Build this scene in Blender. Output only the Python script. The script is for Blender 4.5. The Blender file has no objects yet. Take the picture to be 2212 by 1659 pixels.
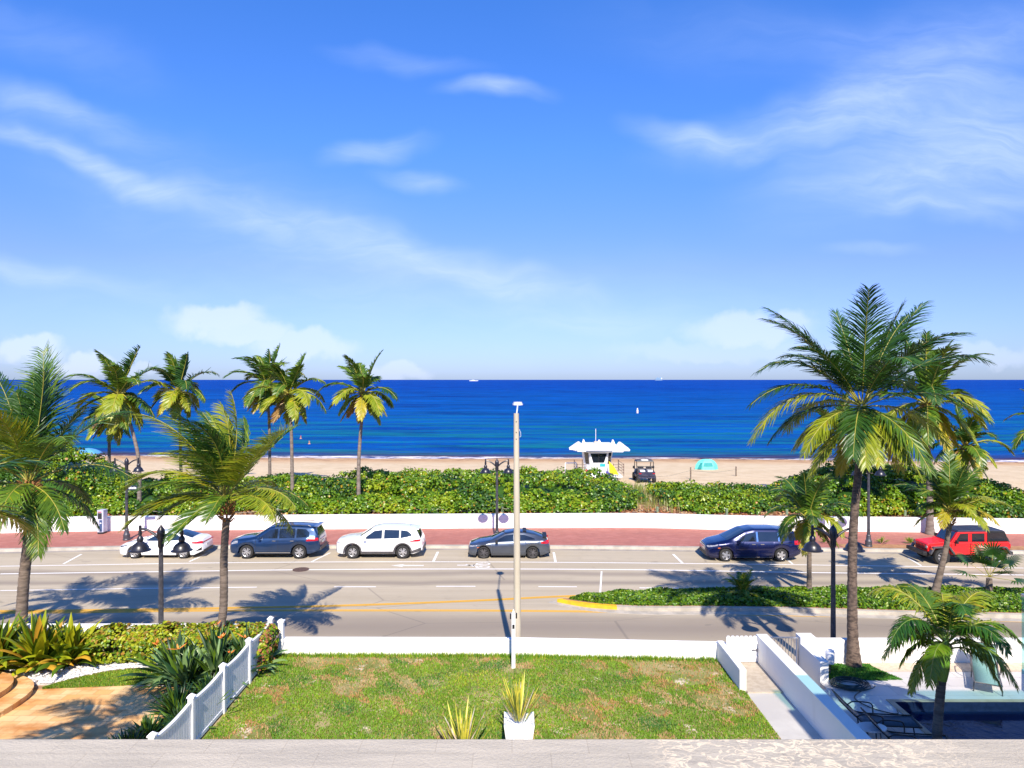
import bpy, bmesh, math, random
import numpy as np
from mathutils import Vector, Matrix
C = bpy.context.scene.collection
R = math.radians
H = 9.87                       # camera height over the road
F = 1533.0                     # focal length in measuring pixels (picture 2212 wide)
HOR = 820.0

# ------------------------------------------------------------------ camera
cd = bpy.data.cameras.new("camera"); cam = bpy.data.objects.new("camera", cd); C.objects.link(cam)
cam.location = (0, 0, H); cam.rotation_euler = (R(90), 0, 0)
cd.sensor_width = 36.0; cd.lens = 36.0 * F / 2212.0
cd.shift_y = -9.5 / 2212.0
cd.clip_start = 0.2; cd.clip_end = 80000
bpy.context.scene.camera = cam
vs = bpy.context.scene.view_settings
vs.view_transform = 'Standard'; vs.look = 'None'; vs.gamma = 1.0
vs.exposure = 0.70
bpy.context.scene.cycles.max_bounces = 8
bpy.context.scene.cycles.transparent_max_bounces = 16

# ------------------------------------------------------------------ sun
SUN_EL = R(41.3)
sd = Vector((0.080, -1.0, math.tan(SUN_EL))).normalized()      # towards the sun
sl = bpy.data.lights.new("sun", 'SUN'); so = bpy.data.objects.new("sun", sl); C.objects.link(so)
sl.energy = 5.0; sl.angle = R(0.5); sl.color = (1.0, 0.90, 0.76)
so.rotation_euler = sd.to_track_quat('Z', 'Y').to_euler()
so.location = (5, -20, 30)

# ------------------------------------------------------------------ node helpers
class NT:
    def __init__(s, nt): s.nt = nt
    def n(s, t, **k):
        o = s.nt.nodes.new(t)
        for a, b in k.items(): setattr(o, a, b)
        return o
    def l(s, a, b): s.nt.links.new(a, b)
    def setin(s, node, i, v):
        if hasattr(v, 'links') or isinstance(v, bpy.types.NodeSocket): s.l(v, node.inputs[i])
        else: node.inputs[i].default_value = v
    def math(s, op, a, b=0.0, c=None, clamp=False):
        m = s.n('ShaderNodeMath', operation=op, use_clamp=clamp)
        s.setin(m, 0, a); s.setin(m, 1, b)
        if c is not None: s.setin(m, 2, c)
        return m.outputs[0]
    def mix(s, fac, a, b, mode='MIX'):
        m = s.n('ShaderNodeMix', data_type='RGBA', blend_type=mode)
        s.setin(m, 0, fac)
        s.setin(m, 6, a if not isinstance(a, tuple) else (*a[:3], 1)); s.setin(m, 7, b if not isinstance(b, tuple) else (*b[:3], 1))
        return m.outputs[2]
    def noise(s, vec, scale, detail=3, rough=.5, dist=0.0):
        t = s.n('ShaderNodeTexNoise'); s.l(vec, t.inputs['Vector'])
        t.inputs['Scale'].default_value = scale; t.inputs['Detail'].default_value = detail
        t.inputs['Roughness'].default_value = rough; t.inputs['Distortion'].default_value = dist
        return t.outputs[0]
    def mapping(s, vec, loc=(0,0,0), rot=(0,0,0), sc=(1,1,1), typ='POINT'):
        m = s.n('ShaderNodeMapping', vector_type=typ); s.l(vec, m.inputs[0])
        m.inputs[1].default_value = loc; m.inputs[2].default_value = rot; m.inputs[3].default_value = sc
        return m.outputs[0]
    def rng(s, v, a, b, c=0.0, d=1.0, smooth=True):
        m = s.n('ShaderNodeMapRange', interpolation_type='SMOOTHSTEP' if smooth else 'LINEAR')
        s.setin(m, 0, v); s.setin(m, 1, a); s.setin(m, 2, b); s.setin(m, 3, c); s.setin(m, 4, d)
        return m.outputs[0]

def srgb(r, g, b):
    f = lambda c: (c/255/12.92) if c/255 <= .04045 else ((c/255+.055)/1.055)**2.4
    return (f(r), f(g), f(b))

# ------------------------------------------------------------------ world: sky and clouds
W = bpy.data.worlds.new("World"); bpy.context.scene.world = W; W.use_nodes = True
w = NT(W.node_tree); W.node_tree.nodes.clear()
out = w.n('ShaderNodeOutputWorld'); bg = w.n('ShaderNodeBackground')
sky = w.n('ShaderNodeTexSky', sky_type='NISHITA'); sky.sun_disc = False
sky.sun_elevation = SUN_EL; sky.sun_rotation = math.atan2(sd.x, sd.y)
sky.altitude = 0; sky.air_density = 1.0; sky.dust_density = 0.4; sky.ozone_density = 2.5
tc = w.n('ShaderNodeTexCoord'); sep = w.n('ShaderNodeSeparateXYZ'); w.l(tc.outputs['Generated'], sep.inputs[0])
yy = w.math('MAXIMUM', sep.outputs[1], 0.08)
u = w.math('DIVIDE', sep.outputs[0], yy); v = w.math('DIVIDE', sep.outputs[2], yy)
cmb = w.n('ShaderNodeCombineXYZ'); w.l(u, cmb.inputs[0]); w.l(v, cmb.inputs[1]); uv = cmb.outputs[0]
# the blue of the clear sky, deeper aloft and pale at the horizon
elv = w.rng(sep.outputs[2], 0.0, 0.5, 0, 1, smooth=False)
ramp = w.n('ShaderNodeValToRGB'); w.l(elv, ramp.inputs[0])
cr = ramp.color_ramp; cr.elements[0].position = 0; cr.elements[0].color = (.60, .77, 1.38, 1)
cr.elements[1].position = 1; cr.elements[1].color = (.50, 1.08, 2.05, 1)
e = cr.elements.new(.30); e.color = (.73, .83, 1.50, 1)
e = cr.elements.new(.62); e.color = (.60, 1.03, 1.88, 1)
skyc = w.mix(1.0, sky.outputs[0], ramp.outputs[0], 'MULTIPLY')
def px(x): return (x-1106)/F
def py(y): return (HOR-y)/F
wv = w.mapping(uv, (0,0,0), (0,0,0), (1,1,1))
warp = w.n('ShaderNodeTexNoise'); w.l(uv, warp.inputs['Vector']); warp.inputs['Scale'].default_value = 6; warp.inputs['Detail'].default_value = 3
wsub = w.n('ShaderNodeVectorMath', operation='SUBTRACT'); w.l(warp.outputs['Color'], wsub.inputs[0]); wsub.inputs[1].default_value = (.5,.5,.5)
wsc = w.n('ShaderNodeVectorMath', operation='SCALE'); w.l(wsub.outputs[0], wsc.inputs[0]); wsc.inputs['Scale'].default_value = .085
wad = w.n('ShaderNodeVectorMath', operation='ADD'); w.l(uv, wad.inputs[0]); w.l(wsc.outputs[0], wad.inputs[1]); uvw = wad.outputs[0]
# x, y, half length, half width, angle (deg, + up to the right), amount
cirrus = [(60,300,200,30,-18,.60),(230,365,260,34,-24,.72),(430,450,280,40,-24,.62),(680,510,330,50,-20,.62),(900,560,300,46,-20,.66),(1120,610,230,42,-10,.70),
 (1300,690,260,34,-4,.55),(500,460,620,150,-21,.34),(140,250,260,46,-12,.5),(60,200,170,40,-20,.42),(110,590,300,30,-7,.72),
 (1068,198,125,27,0,1.0),(805,322,125,38,6,.9),(895,392,105,30,-4,.75),(880,128,180,30,-8,.38),
 (1510,292,170,42,-10,.85),(1740,262,360,75,12,.72),(1980,200,360,120,20,.60),(2080,80,380,120,10,.40),
 (2050,330,470,150,14,.80),(2190,290,300,120,12,.6),(2120,430,280,40,4,.85),(1900,400,260,30,4,.55),(2080,470,170,30,-4,.5),(1890,546,130,17,0,.5),
 (1300,690,900,150,0,.30),(400,640,900,110,0,.22),(100,80,300,70,-20,.25),(1700,90,500,100,-6,.20)]
acc = None
for (x, y, a, b, ang, amt) in cirrus:
    m = w.mapping(uvw, (px(x), py(y), 0), (0, 0, R(ang)), (a/F, b/F, 1), 'TEXTURE')
    ln = w.n('ShaderNodeVectorMath', operation='LENGTH'); w.l(m, ln.inputs[0])
    q = w.rng(ln.outputs['Value'], 1.25, 0.0, 0, amt)
    acc = q if acc is None else w.math('ADD', acc, q)
wisp = w.noise(w.mapping(uvw, rot=(0,0,R(14)), sc=(2.2, 11, 1)), 2.4, 7, .62, .6)
wisp = w.rng(wisp, .25, .78, .48, 1.12)
fine = w.noise(w.mapping(uvw, rot=(0,0,R(10)), sc=(1, 3.4, 1)), 16, 5, .6, .4)
wisp = w.math('MULTIPLY', wisp, w.rng(fine, .2, .8, .88, 1.08))
cir = w.math('MULTIPLY', acc, wisp)
back = w.rng(sep.outputs[1], .02, .3, 0, 1)
cir = w.math('MULTIPLY', w.math('MULTIPLY', cir, back), .46, clamp=True)
cumul = [(470,690,125,38,0,1.0),(540,720,110,36,0,.95),(650,750,130,36,0,.85),(60,755,90,30,0,.9),(180,785,80,26,0,.85),(1620,712,150,42,0,.8),(1700,700,60,36,0,.7),
         (850,800,100,22,0,.6),(2130,770,120,26,0,.5),(260,805,90,15,0,.55),(1560,760,260,28,0,.35)]
ac2 = None
lump = w.n('ShaderNodeTexNoise'); w.l(uv, lump.inputs['Vector']); lump.inputs['Scale'].default_value = 24; lump.inputs['Detail'].default_value = 5
l1 = w.n('ShaderNodeVectorMath', operation='SUBTRACT'); w.l(lump.outputs['Color'], l1.inputs[0]); l1.inputs[1].default_value = (.5,.5,.5)
l2 = w.n('ShaderNodeVectorMath', operation='SCALE'); w.l(l1.outputs[0], l2.inputs[0]); l2.inputs['Scale'].default_value = .055
l3 = w.n('ShaderNodeVectorMath', operation='ADD'); w.l(uv, l3.inputs[0]); w.l(l2.outputs[0], l3.inputs[1])
for (x, y, a, b, ang, amt) in cumul:
    m = w.mapping(l3.outputs[0], (px(x), py(y), 0), (0, 0, R(ang)), (a/F, b/F, 1), 'TEXTURE')
    ln = w.n('ShaderNodeVectorMath', operation='LENGTH'); w.l(m, ln.inputs[0])
    q = w.rng(ln.outputs['Value'], 1.15, 0.55, 0, amt)
    ac2 = q if ac2 is None else w.math('MAXIMUM', ac2, q)
ac2 = w.math('MULTIPLY', w.math('MULTIPLY', ac2, back), .52)
skyc = w.mix(cir, skyc, (6.6, 7.9, 11.6))
skyc = w.mix(ac2, skyc, (7.8, 8.5, 10.6))
w.l(skyc, bg.inputs[0]); bg.inputs[1].default_value = 0.075
w.l(bg.outputs[0], out.inputs[0])

# ------------------------------------------------------------------ placing
def at(x, y, z=0.0):
    "point of the level z seen at measuring pixel x, y"
    Y = (H - z) * F / (y - HOR)
    return Vector(((x-1106)/F*Y, Y, z))
def atd(x, y, Y):
    return Vector(((x-1106)/F*Y, Y, H-(y-HOR)/F*Y))
LZ = 1.06                      # level of the raised gardens

# ------------------------------------------------------------------ materials
def mat(name, col, col2=None, scale=3.0, rough=.6, bump=0.0, bscale=None, metal=0.0, spec=.5, coat=0.0, detail=4, stretch=(1,1,1), transl=0.0, fac=(.35,.65), obj=False, alpha=1.0, sheen=0):
    m = bpy.data.materials.new(name); m.use_nodes = True
    t = NT(m.node_tree); p = m.node_tree.nodes['Principled BSDF']
    p.inputs['Roughness'].default_value = rough; p.inputs['Metallic'].default_value = metal
    p.inputs['Specular IOR Level'].default_value = spec; p.inputs['Coat Weight'].default_value = coat
    p.inputs['Coat Roughness'].default_value = .03
    g = t.n('ShaderNodeNewGeometry'); vec = g.outputs['Position']
    if obj:
        c = t.n('ShaderNodeTexCoord'); vec = c.outputs['Object']
    vec = t.mapping(vec, sc=stretch)
    if col2 is None: col2 = tuple(c*.88 for c in col)
    n = t.noise(vec, scale, detail, .6)
    colo = t.mix(t.rng(n, fac[0], fac[1]), col, col2)
    t.l(colo, p.inputs['Base Color'])
    if bump:
        b = t.n('ShaderNodeBump'); b.inputs['Strength'].default_value = 1.0; b.inputs['Distance'].default_value = bump
        t.l(t.noise(vec, bscale or scale*4, 4, .6), b.inputs['Height']); t.l(b.outputs[0], p.inputs['Normal'])
    if transl:
        tr = t.n('ShaderNodeBsdfTranslucent'); mx = t.n('ShaderNodeMixShader'); mx.inputs[0].default_value = transl
        t.l(colo, tr.inputs[0]); t.l(p.outputs[0], mx.inputs[1]); t.l(tr.outputs[0], mx.inputs[2])
        t.l(mx.outputs[0], m.node_tree.nodes['Material Output'].inputs[0])
    return m
M = {}
M['white_wall'] = mat('white_wall', (.78,.775,.75), (.60,.585,.55), 1.1, .75, .004, 30, fac=(.48,.85), stretch=(1,1,.35), detail=7)
M['white_paint'] = mat('white_paint', (.82,.82,.82), (.74,.75,.76), 2, .45)
M['white_metal'] = mat('white_metal', (.8,.81,.82), None, 2, .35)
M['dark_metal'] = mat('dark_metal', (.012,.013,.022), (.02,.02,.03), 6, .35, spec=.6)
M['grey_metal'] = mat('grey_metal', (.10,.095,.10), (.07,.065,.07), 5, .5, metal=.2)
M['lamp_pole'] = mat('lamp_pole', (.085,.085,.10), (.05,.05,.06), 9, .45, metal=.3)
M['steel'] = mat('steel', (.55,.55,.57), None, 5, .3, metal=.9)
M['alloy'] = mat('alloy', (.62,.62,.64), (.5,.5,.52), 8, .28, metal=.75)
M['rubber'] = mat('rubber', (.012,.012,.013), (.022,.021,.02), 12, .8)
M['black'] = mat('black', (.01,.01,.011), (.016,.016,.018), 6, .5)
M['concrete'] = mat('concrete', (.50,.44,.33), (.40,.35,.27), 1.2, .85, .003, 40, stretch=(1,1,.25))
M['curb'] = mat('curb', (.46,.41,.34), (.33,.30,.25), 1.6, .85, .003, 30)
M['yellow_curb'] = mat('yellow_curb', (.80,.46,.01), (.60,.33,.02), 3, .6, .002, 30)
M['mark_white'] = mat('mark_white', (.78,.76,.72), (.5,.47,.42), 14, .7, fac=(.5,.8))
M['mark_yellow'] = mat('mark_yellow', (.72,.38,.02), (.50,.30,.07), 9, .7, fac=(.5,.8))
M['sand'] = mat('sand', (.60,.43,.27), (.49,.34,.20), .8, .9, .03, 3)
M['soil'] = mat('soil', (.24,.12,.06), (.36,.22,.12), 3, .95, .02, 12)
M['bark'] = mat('bark', (.20,.155,.12), (.105,.08,.062), 3.0, .9, .012, 22, stretch=(1,1,5))
M['bark_far'] = mat('bark_far', (.22,.18,.15), (.14,.11,.09), 2.0, .9, .01, 10, stretch=(1,1,4))
M['bark_tall'] = mat('bark_tall', (.17,.12,.09), (.055,.038,.03), 7.0, .9, .02, 26, stretch=(1,1,2.2))
M['fibre'] = mat('fibre', (.34,.16,.05), (.20,.09,.03), 9, .9, .01)
M['crownshaft'] = mat('crownshaft', (.30,.42,.04), (.42,.46,.08), 3, .4, stretch=(1,1,.3))
M['glass_dark'] = mat('glass_dark', (.008,.011,.018), (.012,.016,.024), 2, .04, spec=.9, coat=.3)
M['glass_blue'] = mat('glass_blue', (.02,.035,.06), (.015,.028,.05), 2, .05, spec=.9, coat=.3)
M['lens_red'] = mat('lens_red', (.55,.012,.02), (.35,.008,.015), 8, .15, coat=.6)
M['lens_amber'] = mat('lens_amber', (.75,.16,.02), None, 8, .2, coat=.5)
M['lens_clear'] = mat('lens_clear', (.55,.56,.58), (.2,.2,.22), 14, .1, coat=.6, metal=.3)
M['chrome'] = mat('chrome', (.75,.76,.78), None, 4, .12, metal=1)
M['plate'] = mat('plate', (.7,.72,.68), None, 8, .4)
def leafm(name, c1, c2, sc=1.7, rough=.38, tr=.22): return mat(name, c1, c2, sc, rough, spec=.45, transl=tr, detail=3)
M['frond_green'] = leafm('frond_green', (.105,.185,.014), (.055,.125,.012))
M['frond_dark'] = leafm('frond_dark', (.024,.075,.010), (.042,.11,.012))
M['frond_lime'] = leafm('frond_lime', (.30,.33,.016), (.19,.25,.014))
M['frond_yellow'] = leafm('frond_yellow', (.44,.35,.025), (.34,.31,.025))
M['frond_brown'] = leafm('frond_brown', (.38,.21,.07), (.26,.15,.05))
M['rachis'] = mat('rachis', (.36,.30,.05), (.26,.26,.04), 3, .45)
M['grape_a'] = leafm('grape_a', (.145,.255,.010), (.085,.190,.010), .8, .33, .2)
M['grape_b'] = leafm('grape_b', (.27,.34,.014), (.18,.28,.012), .8, .33, .2)
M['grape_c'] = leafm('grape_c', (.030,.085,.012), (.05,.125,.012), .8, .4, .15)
M['grape_d'] = leafm('grape_d', (.42,.30,.02), (.35,.16,.03), .8, .4, .2)
M['twig'] = mat('twig', (.17,.12,.085), (.27,.2,.15), 4, .9)
M['shade_core'] = mat('shade_core', (.012,.022,.008), (.02,.03,.01), 3, .95)

# ------------------------------------------------------------------ mesh helpers
def tag(o, label=None, cat=None, group=None, kind=None):
    if label: o['label'] = label
    if cat: o['category'] = cat
    if group: o['group'] = group
    if kind: o['kind'] = kind
    return o
def thing(name, label, cat, loc=(0,0,0), group=None):
    o = bpy.data.objects.new(name, None); C.objects.link(o); o.location = loc; o.empty_display_size = .2
    return tag(o, label, cat, group)
class MB:
    "collects shapes in world (or, under a parent, parent-local) coordinates"
    def __init__(s): s.v = []; s.f = []; s.mi = []; s.cur = 0
    def add(s, vs, fs):
        b = len(s.v); s.v.extend([tuple(x) for x in vs]); s.f.extend([tuple(i+b for i in f) for f in fs]); s.mi.extend([s.cur]*len(fs)); return s
    def box(s, lo, hi, top=1.0):
        (x0,y0,z0),(x1,y1,z1) = lo, hi; cx, cy = (x0+x1)/2, (y0+y1)/2
        t = [(cx+(x-cx)*top, cy+(y-cy)*top, z1) for x, y in ((x0,y0),(x1,y0),(x1,y1),(x0,y1))]
        return s.add([(x0,y0,z0),(x1,y0,z0),(x1,y1,z0),(x0,y1,z0)]+t, [(0,3,2,1),(4,5,6,7),(0,1,5,4),(1,2,6,5),(2,3,7,6),(3,0,4,7)])
    def prism(s, poly, z0, z1):
        n = len(poly); a = [(p[0],p[1],z0) for p in poly]+[(p[0],p[1],z1) for p in poly]
        return s.add(a, [tuple(range(n))[::-1], tuple(range(n,2*n))]+[(i,(i+1)%n,n+(i+1)%n,n+i) for i in range(n)])
    def tube(s, pts, rad, n=8, cap=True):
        pts = [Vector(p) for p in pts]; m = len(pts)
        if not hasattr(rad, '__len__'): rad = [rad]*m
        base = len(s.v); prev = None; vv = []; ff = []
        for i, p in enumerate(pts):
            d = (pts[min(i+1,m-1)]-pts[max(i-1,0)]).normalized()
            if prev is None:
                ref = Vector((0,0,1)) if abs(d.z) < .9 else Vector((1,0,0))
                a = d.cross(ref).normalized()
            else: a = (prev-d*prev.dot(d)).normalized()
            prev = a; b = d.cross(a)
            for k in range(n):
                t = 2*math.pi*k/n; vv.append(p+(a*math.cos(t)+b*math.sin(t))*rad[i])
        for i in range(m-1):
            for k in range(n):
                ff.append((i*n+k, i*n+(k+1)%n, (i+1)*n+(k+1)%n, (i+1)*n+k))
        if cap: ff.append(tuple(range(n))[::-1]); ff.append(tuple(range((m-1)*n, m*n)))
        return s.add(vv, ff)
    def lathe(s, c, prof, n=20, ax='z', cap=True):
        "prof: (r, h) list"
        vv = []; ff = []
        for r, h in prof:
            for k in range(n):
                t = 2*math.pi*k/n; a, b = r*math.cos(t), r*math.sin(t)
                vv.append((c[0]+a, c[1]+b, c[2]+h) if ax == 'z' else (c[0]+a, c[1]+h, c[2]+b))
        for i in range(len(prof)-1):
            for k in range(n): 
                q = (i*n+k, i*n+(k+1)%n, (i+1)*n+(k+1)%n, (i+1)*n+k)
                ff.append(q if ax == 'z' else q[::-1])
        if cap: ff.append(tuple(range(n))[::-1]); ff.append(tuple(range((len(prof)-1)*n, len(prof)*n)))
        return s.add(vv, ff)
    def strip(s, A, B):
        "quads between two polylines"
        n = len(A); return s.add(list(A)+list(B), [(i, i+1, n+i+1, n+i) for i in range(n-1)])
    def build(s, name, mats, parent=None, smooth=False, ang=35, label=None, cat=None, group=None, kind=None, origin=None):
        me = bpy.data.meshes.new(name)
        off = Vector(origin) if origin is not None else Vector((0,0,0))
        vs = [tuple(Vector(p)-off) for p in s.v] if origin is not None else s.v
        me.from_pydata(vs, [], s.f)
        if not isinstance(mats, (list, tuple)): mats = [mats]
        for m in mats: me.materials.append(m if not isinstance(m, str) else M[m])
        me.polygons.foreach_set('material_index', s.mi)
        if smooth:
            me.polygons.foreach_set('use_smooth', [True]*len(s.f)); me.update()
            me.set_sharp_from_angle(angle=R(ang))
        me.update()
        o = bpy.data.objects.new(name, me); C.objects.link(o)
        if parent is not None: o.parent = parent
        elif origin is not None: o.location = off
        return tag(o, label, cat, group, kind)
def fast_mesh(name, verts, quads, matidx, mats, parent=None, smooth=False):
    "verts (N,3) array, quads (M,4) or (M,3) array"
    me = bpy.data.meshes.new(name); k = quads.shape[1]
    me.vertices.add(len(verts)); me.vertices.foreach_set('co', np.asarray(verts, np.float32).ravel())
    me.loops.add(quads.size); me.loops.foreach_set('vertex_index', quads.astype(np.int32).ravel())
    me.polygons.add(len(quads)); me.polygons.foreach_set('loop_start', (np.arange(len(quads))*k).astype(np.int32))
    try: me.polygons.foreach_set('loop_total', np.full(len(quads), k, np.int32))
    except Exception: pass
    for m in mats: me.materials.append(M[m] if isinstance(m, str) else m)
    me.polygons.foreach_set('material_index', np.asarray(matidx, np.int32))
    if smooth: me.polygons.foreach_set('use_smooth', np.ones(len(quads), bool))
    me.update(calc_edges=True); me.validate()
    o = bpy.data.objects.new(name, me); C.objects.link(o)
    if parent is not None: o.parent = parent
    return o
def nrm(a): return a/np.maximum(np.linalg.norm(a, axis=-1, keepdims=True), 1e-9)
def leaves(P, N, size, rs, aspect=1.0, hexa=True, fold=.18):
    "round leaves at P facing N; returns verts and quads (two quads each)"
    n = len(P); up = nrm(rs.normal(size=(n,3))); a = nrm(np.cross(N, up)); b = np.cross(N, a)
    sz = size*(.6+.8*rs.random(n))[:,None]
    a = a*sz; b = b*sz*aspect; nn = N*sz*fold
    V = np.stack([P-b*.5, P+a*.5-b*.2+nn, P+a*.42+b*.32+nn, P+b*.55, P-a*.42+b*.32+nn, P-a*.5-b*.2+nn], 1).reshape(-1,3)
    i = np.arange(n)[:,None]*6
    Q = np.concatenate([i+np.array([[0,1,2,3]]), i+np.array([[0,3,4,5]])], 0)
    return V, Q

# ------------------------------------------------------------------ curved lines along the road
def curve(pts, z=0.0, n=80):
    "polyline on level z through measured points (x, y)"
    xs = np.array([p[0] for p in pts], float); ys = np.array([p[1] for p in pts], float)
    # smooth interpolation (cosine-free cubic through points)
    t = np.linspace(xs[0], xs[-1], n)
    m = np.gradient(ys, xs); out = []
    for q in t:
        k = min(max(np.searchsorted(xs, q)-1, 0), len(xs)-2); h = xs[k+1]-xs[k]; s_ = (q-xs[k])/h
        y = (2*s_**3-3*s_**2+1)*ys[k]+(s_**3-2*s_**2+s_)*h*m[k]+(-2*s_**3+3*s_**2)*ys[k+1]+(s_**3-s_**2)*h*m[k+1]
        out.append(at(q, y, z))
    return out
def extend(L, d=60):
    a = L[0]+(L[0]-L[2]).normalized()*d; b = L[-1]+(L[-1]-L[-3]).normalized()*d
    return [a]+L+[b]
def shift(L, dy, z=None): return [Vector((p.x, p.y+dy, p.z if z is None else z)) for p in L]

FARCURB = [(0,1193),(243,1187.5),(735,1185),(1239,1186),(1535,1189),(1882,1192.5),(2212,1197)]
WALLB = [(0,1152),(72,1150),(500,1145),(899,1142),(1190,1140.5),(1404,1140.5),(1611,1146),(1914,1149),(2212,1153)]
PARK = [(0,1223),(72,1222),(537,1215),(998,1213.6),(1404,1216.3),(1800,1221),(2212,1227)]
BIKE = [(0,1239.6),(329,1235),(614,1231),(1000,1229),(1404,1231),(1700,1236),(2212,1242)]
YEL = [(0,1323.5),(115,1323),(460,1318.8),(735,1318.5),(1152,1319.5),(1404,1322.7),(1689,1328.6),(1900,1333),(2212,1342)]

# ------------------------------------------------------------------ ground, road, pavements
def road_mat():
    m = bpy.data.materials.new('asphalt'); m.use_nodes = True; t = NT(m.node_tree); p = m.node_tree.nodes['Principled BSDF']
    g = t.n('ShaderNodeNewGeometry').outputs['Position']
    big = t.noise(t.mapping(g, sc=(.05,.9,1)), 1.0, 4, .6)
    mid = t.noise(g, .9, 5, .65); fin = t.noise(g, 55, 3, .7)
    c = t.mix(t.rng(big, .35, .65), (.43,.365,.265), (.36,.303,.215))
    c = t.mix(t.rng(mid, .5, .8, 0, .35), c, (.26,.22,.165))
    c = t.mix(t.rng(fin, .35, .75, 0, .45), c, (.50,.43,.33))
    # wheel tracks, worn darker bands along the lanes
    s = t.n('ShaderNodeSeparateXYZ'); t.l(g, s.inputs[0])
    wob = t.math('ADD', s.outputs[1], t.math('MULTIPLY', t.noise(t.mapping(g, sc=(.15,.15,.15)), 1, 2), 1.2))
    for yc, wd, am in ((36.1,.75,.70),(34.5,.6,.75),(28.2,2.3,.90),(29.2,.45,.25)):
        d = t.math('ABSOLUTE', t.math('SUBTRACT', wob, yc+.6)); c = t.mix(t.rng(d, wd, 0, 0, am), c, (.235,.195,.155))
    # patches and oil stains
    st = t.noise(t.mapping(g, sc=(.5,1,1)), 1.7, 3, .5); c = t.mix(t.rng(st, .68, .76, 0, .35), c, (.12,.11,.10))
    # hairline cracks sealed dark
    vo = t.n('ShaderNodeTexVoronoi', feature='DISTANCE_TO_EDGE'); t.l(t.mapping(g, sc=(.16,.5,1)), vo.inputs['Vector']); vo.inputs['Scale'].default_value = .55
    c = t.mix(t.rng(vo.outputs[0], .006, .001, 0, .35), c, (.10,.09,.085))
    t.l(c, p.inputs['Base Color']); p.inputs['Roughness'].default_value = .85; p.inputs['Specular IOR Level'].default_value = .25
    b = t.n('ShaderNodeBump'); b.inputs['Distance'].default_value = .006; t.l(fin, b.inputs['Height']); t.l(b.outputs[0], p.inputs['Normal'])
    return m
def brick_mat(name, c1, c2, c3, sx, sy, mortar, msz=.008, rough=.8, rot=0.0, var=3.0, offs=.5):
    m = bpy.data.materials.new(name); m.use_nodes = True; t = NT(m.node_tree); p = m.node_tree.nodes['Principled BSDF']
    g = t.n('ShaderNodeNewGeometry').outputs['Position']
    b = t.n('ShaderNodeTexBrick'); t.l(t.mapping(g, rot=(0,0,rot)), b.inputs['Vector'])
    b.inputs['Scale'].default_value = 1; b.inputs['Brick Width'].default_value = sx; b.inputs['Row Height'].default_value = sy
    b.inputs['Mortar Size'].default_value = msz; b.inputs['Mortar Smooth'].default_value = .2; b.offset = offs
    b.inputs['Color1'].default_value = (*c1,1); b.inputs['Color2'].default_value = (*c2,1); b.inputs['Mortar'].default_value = (*mortar,1)
    c = t.mix(t.rng(t.noise(t.mapping(g, sc=(.6,1,1)), var, 5, .6), .42, .72), b.outputs[0], c3)
    c = t.mix(t.rng(t.noise(g, .5, 3), .5, .8, 0, .25), c, tuple(x*.6 for x in c3))
    t.l(c, p.inputs['Base Color']); p.inputs['Roughness'].default_value = rough
    bb = t.n('ShaderNodeBump'); bb.inputs['Distance'].default_value = .004; t.l(b.outputs['Fac'], bb.inputs['Height']); bb.invert = True; t.l(bb.outputs[0], p.inputs['Normal'])
    return m
M['asphalt'] = road_mat()
M['brick_walk'] = brick_mat('brick_walk', (.39,.135,.10), (.33,.115,.09), (.42,.165,.13), .4, .2, (.33,.14,.10), .012)
M['travertine'] = brick_mat('travertine', (.70,.38,.13), (.80,.56,.28), (.52,.22,.06), .46, .31, (.42,.25,.11), .006, .6, var=1.7)
M['deck'] = brick_mat('deck', (.58,.55,.52), (.50,.47,.45), (.60,.58,.55), 1.2, .6, (.35,.33,.31), .01, .55, R(0), var=1.2)
M['walk'] = mat('walk', (.52,.50,.46), (.44,.42,.39), .8, .85, .002, 40)
M['walk_b'] = mat('walk_b', (.45,.39,.31), (.37,.31,.24), 6, .9, .003, 40)

g = MB(); g.add([(-4000,-4000,-.06),(4000,-4000,-.06),(4000,63,-.06),(-4000,63,-.06)], [(0,1,2,3)])
g.build('ground', mat('scrub_ground', (.16,.14,.08), (.10,.12,.05), .2, .95), kind='structure')
g = MB(); L = extend(curve(FARCURB, 0)); g.strip([Vector((p.x, 24.3, 0)) for p in L], shift(L, .0, 0)); g.build('road', 'asphalt', kind='structure')
# far pavement with kerb
cb = extend(curve(FARCURB, 0)); wb = extend(curve(WALLB, .15)); xs = np.linspace(-90, 90, 140)
def yat(L, x):
    return float(np.interp(x, [p.x for p in L], [p.y for p in L]))
g = MB(); g.strip([Vector((x, yat(cb,x)+.18, .15)) for x in xs], [Vector((x, yat(wb,x)+.15, .15)) for x in xs]); g.build('pavement', 'brick_walk', kind='structure')
g = MB(); A = [Vector((x, yat(cb,x), 0)) for x in xs]; B = [Vector((x, yat(cb,x)+.03, .154)) for x in xs]; D = [Vector((x, yat(cb,x)+.32, .156)) for x in xs]
g.strip(A, B); g.strip(B, D); g.build('kerb', 'curb', kind='structure')
g = MB(); g.strip([Vector((x, yat(cb,x)-.34, .005)) for x in xs], [Vector((x, yat(cb,x)+.002, .006)) for x in xs]); g.build('gutter', mat('gutter_pan', (.36,.32,.27), (.26,.23,.2), 1.0, .9), kind='structure')
# near pavement (hidden by the garden walls from here)
g = MB(); g.box((-60,22.9,-.05),(60,24.3,.14)); g.build('near_pavement', 'curb', kind='structure')
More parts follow.
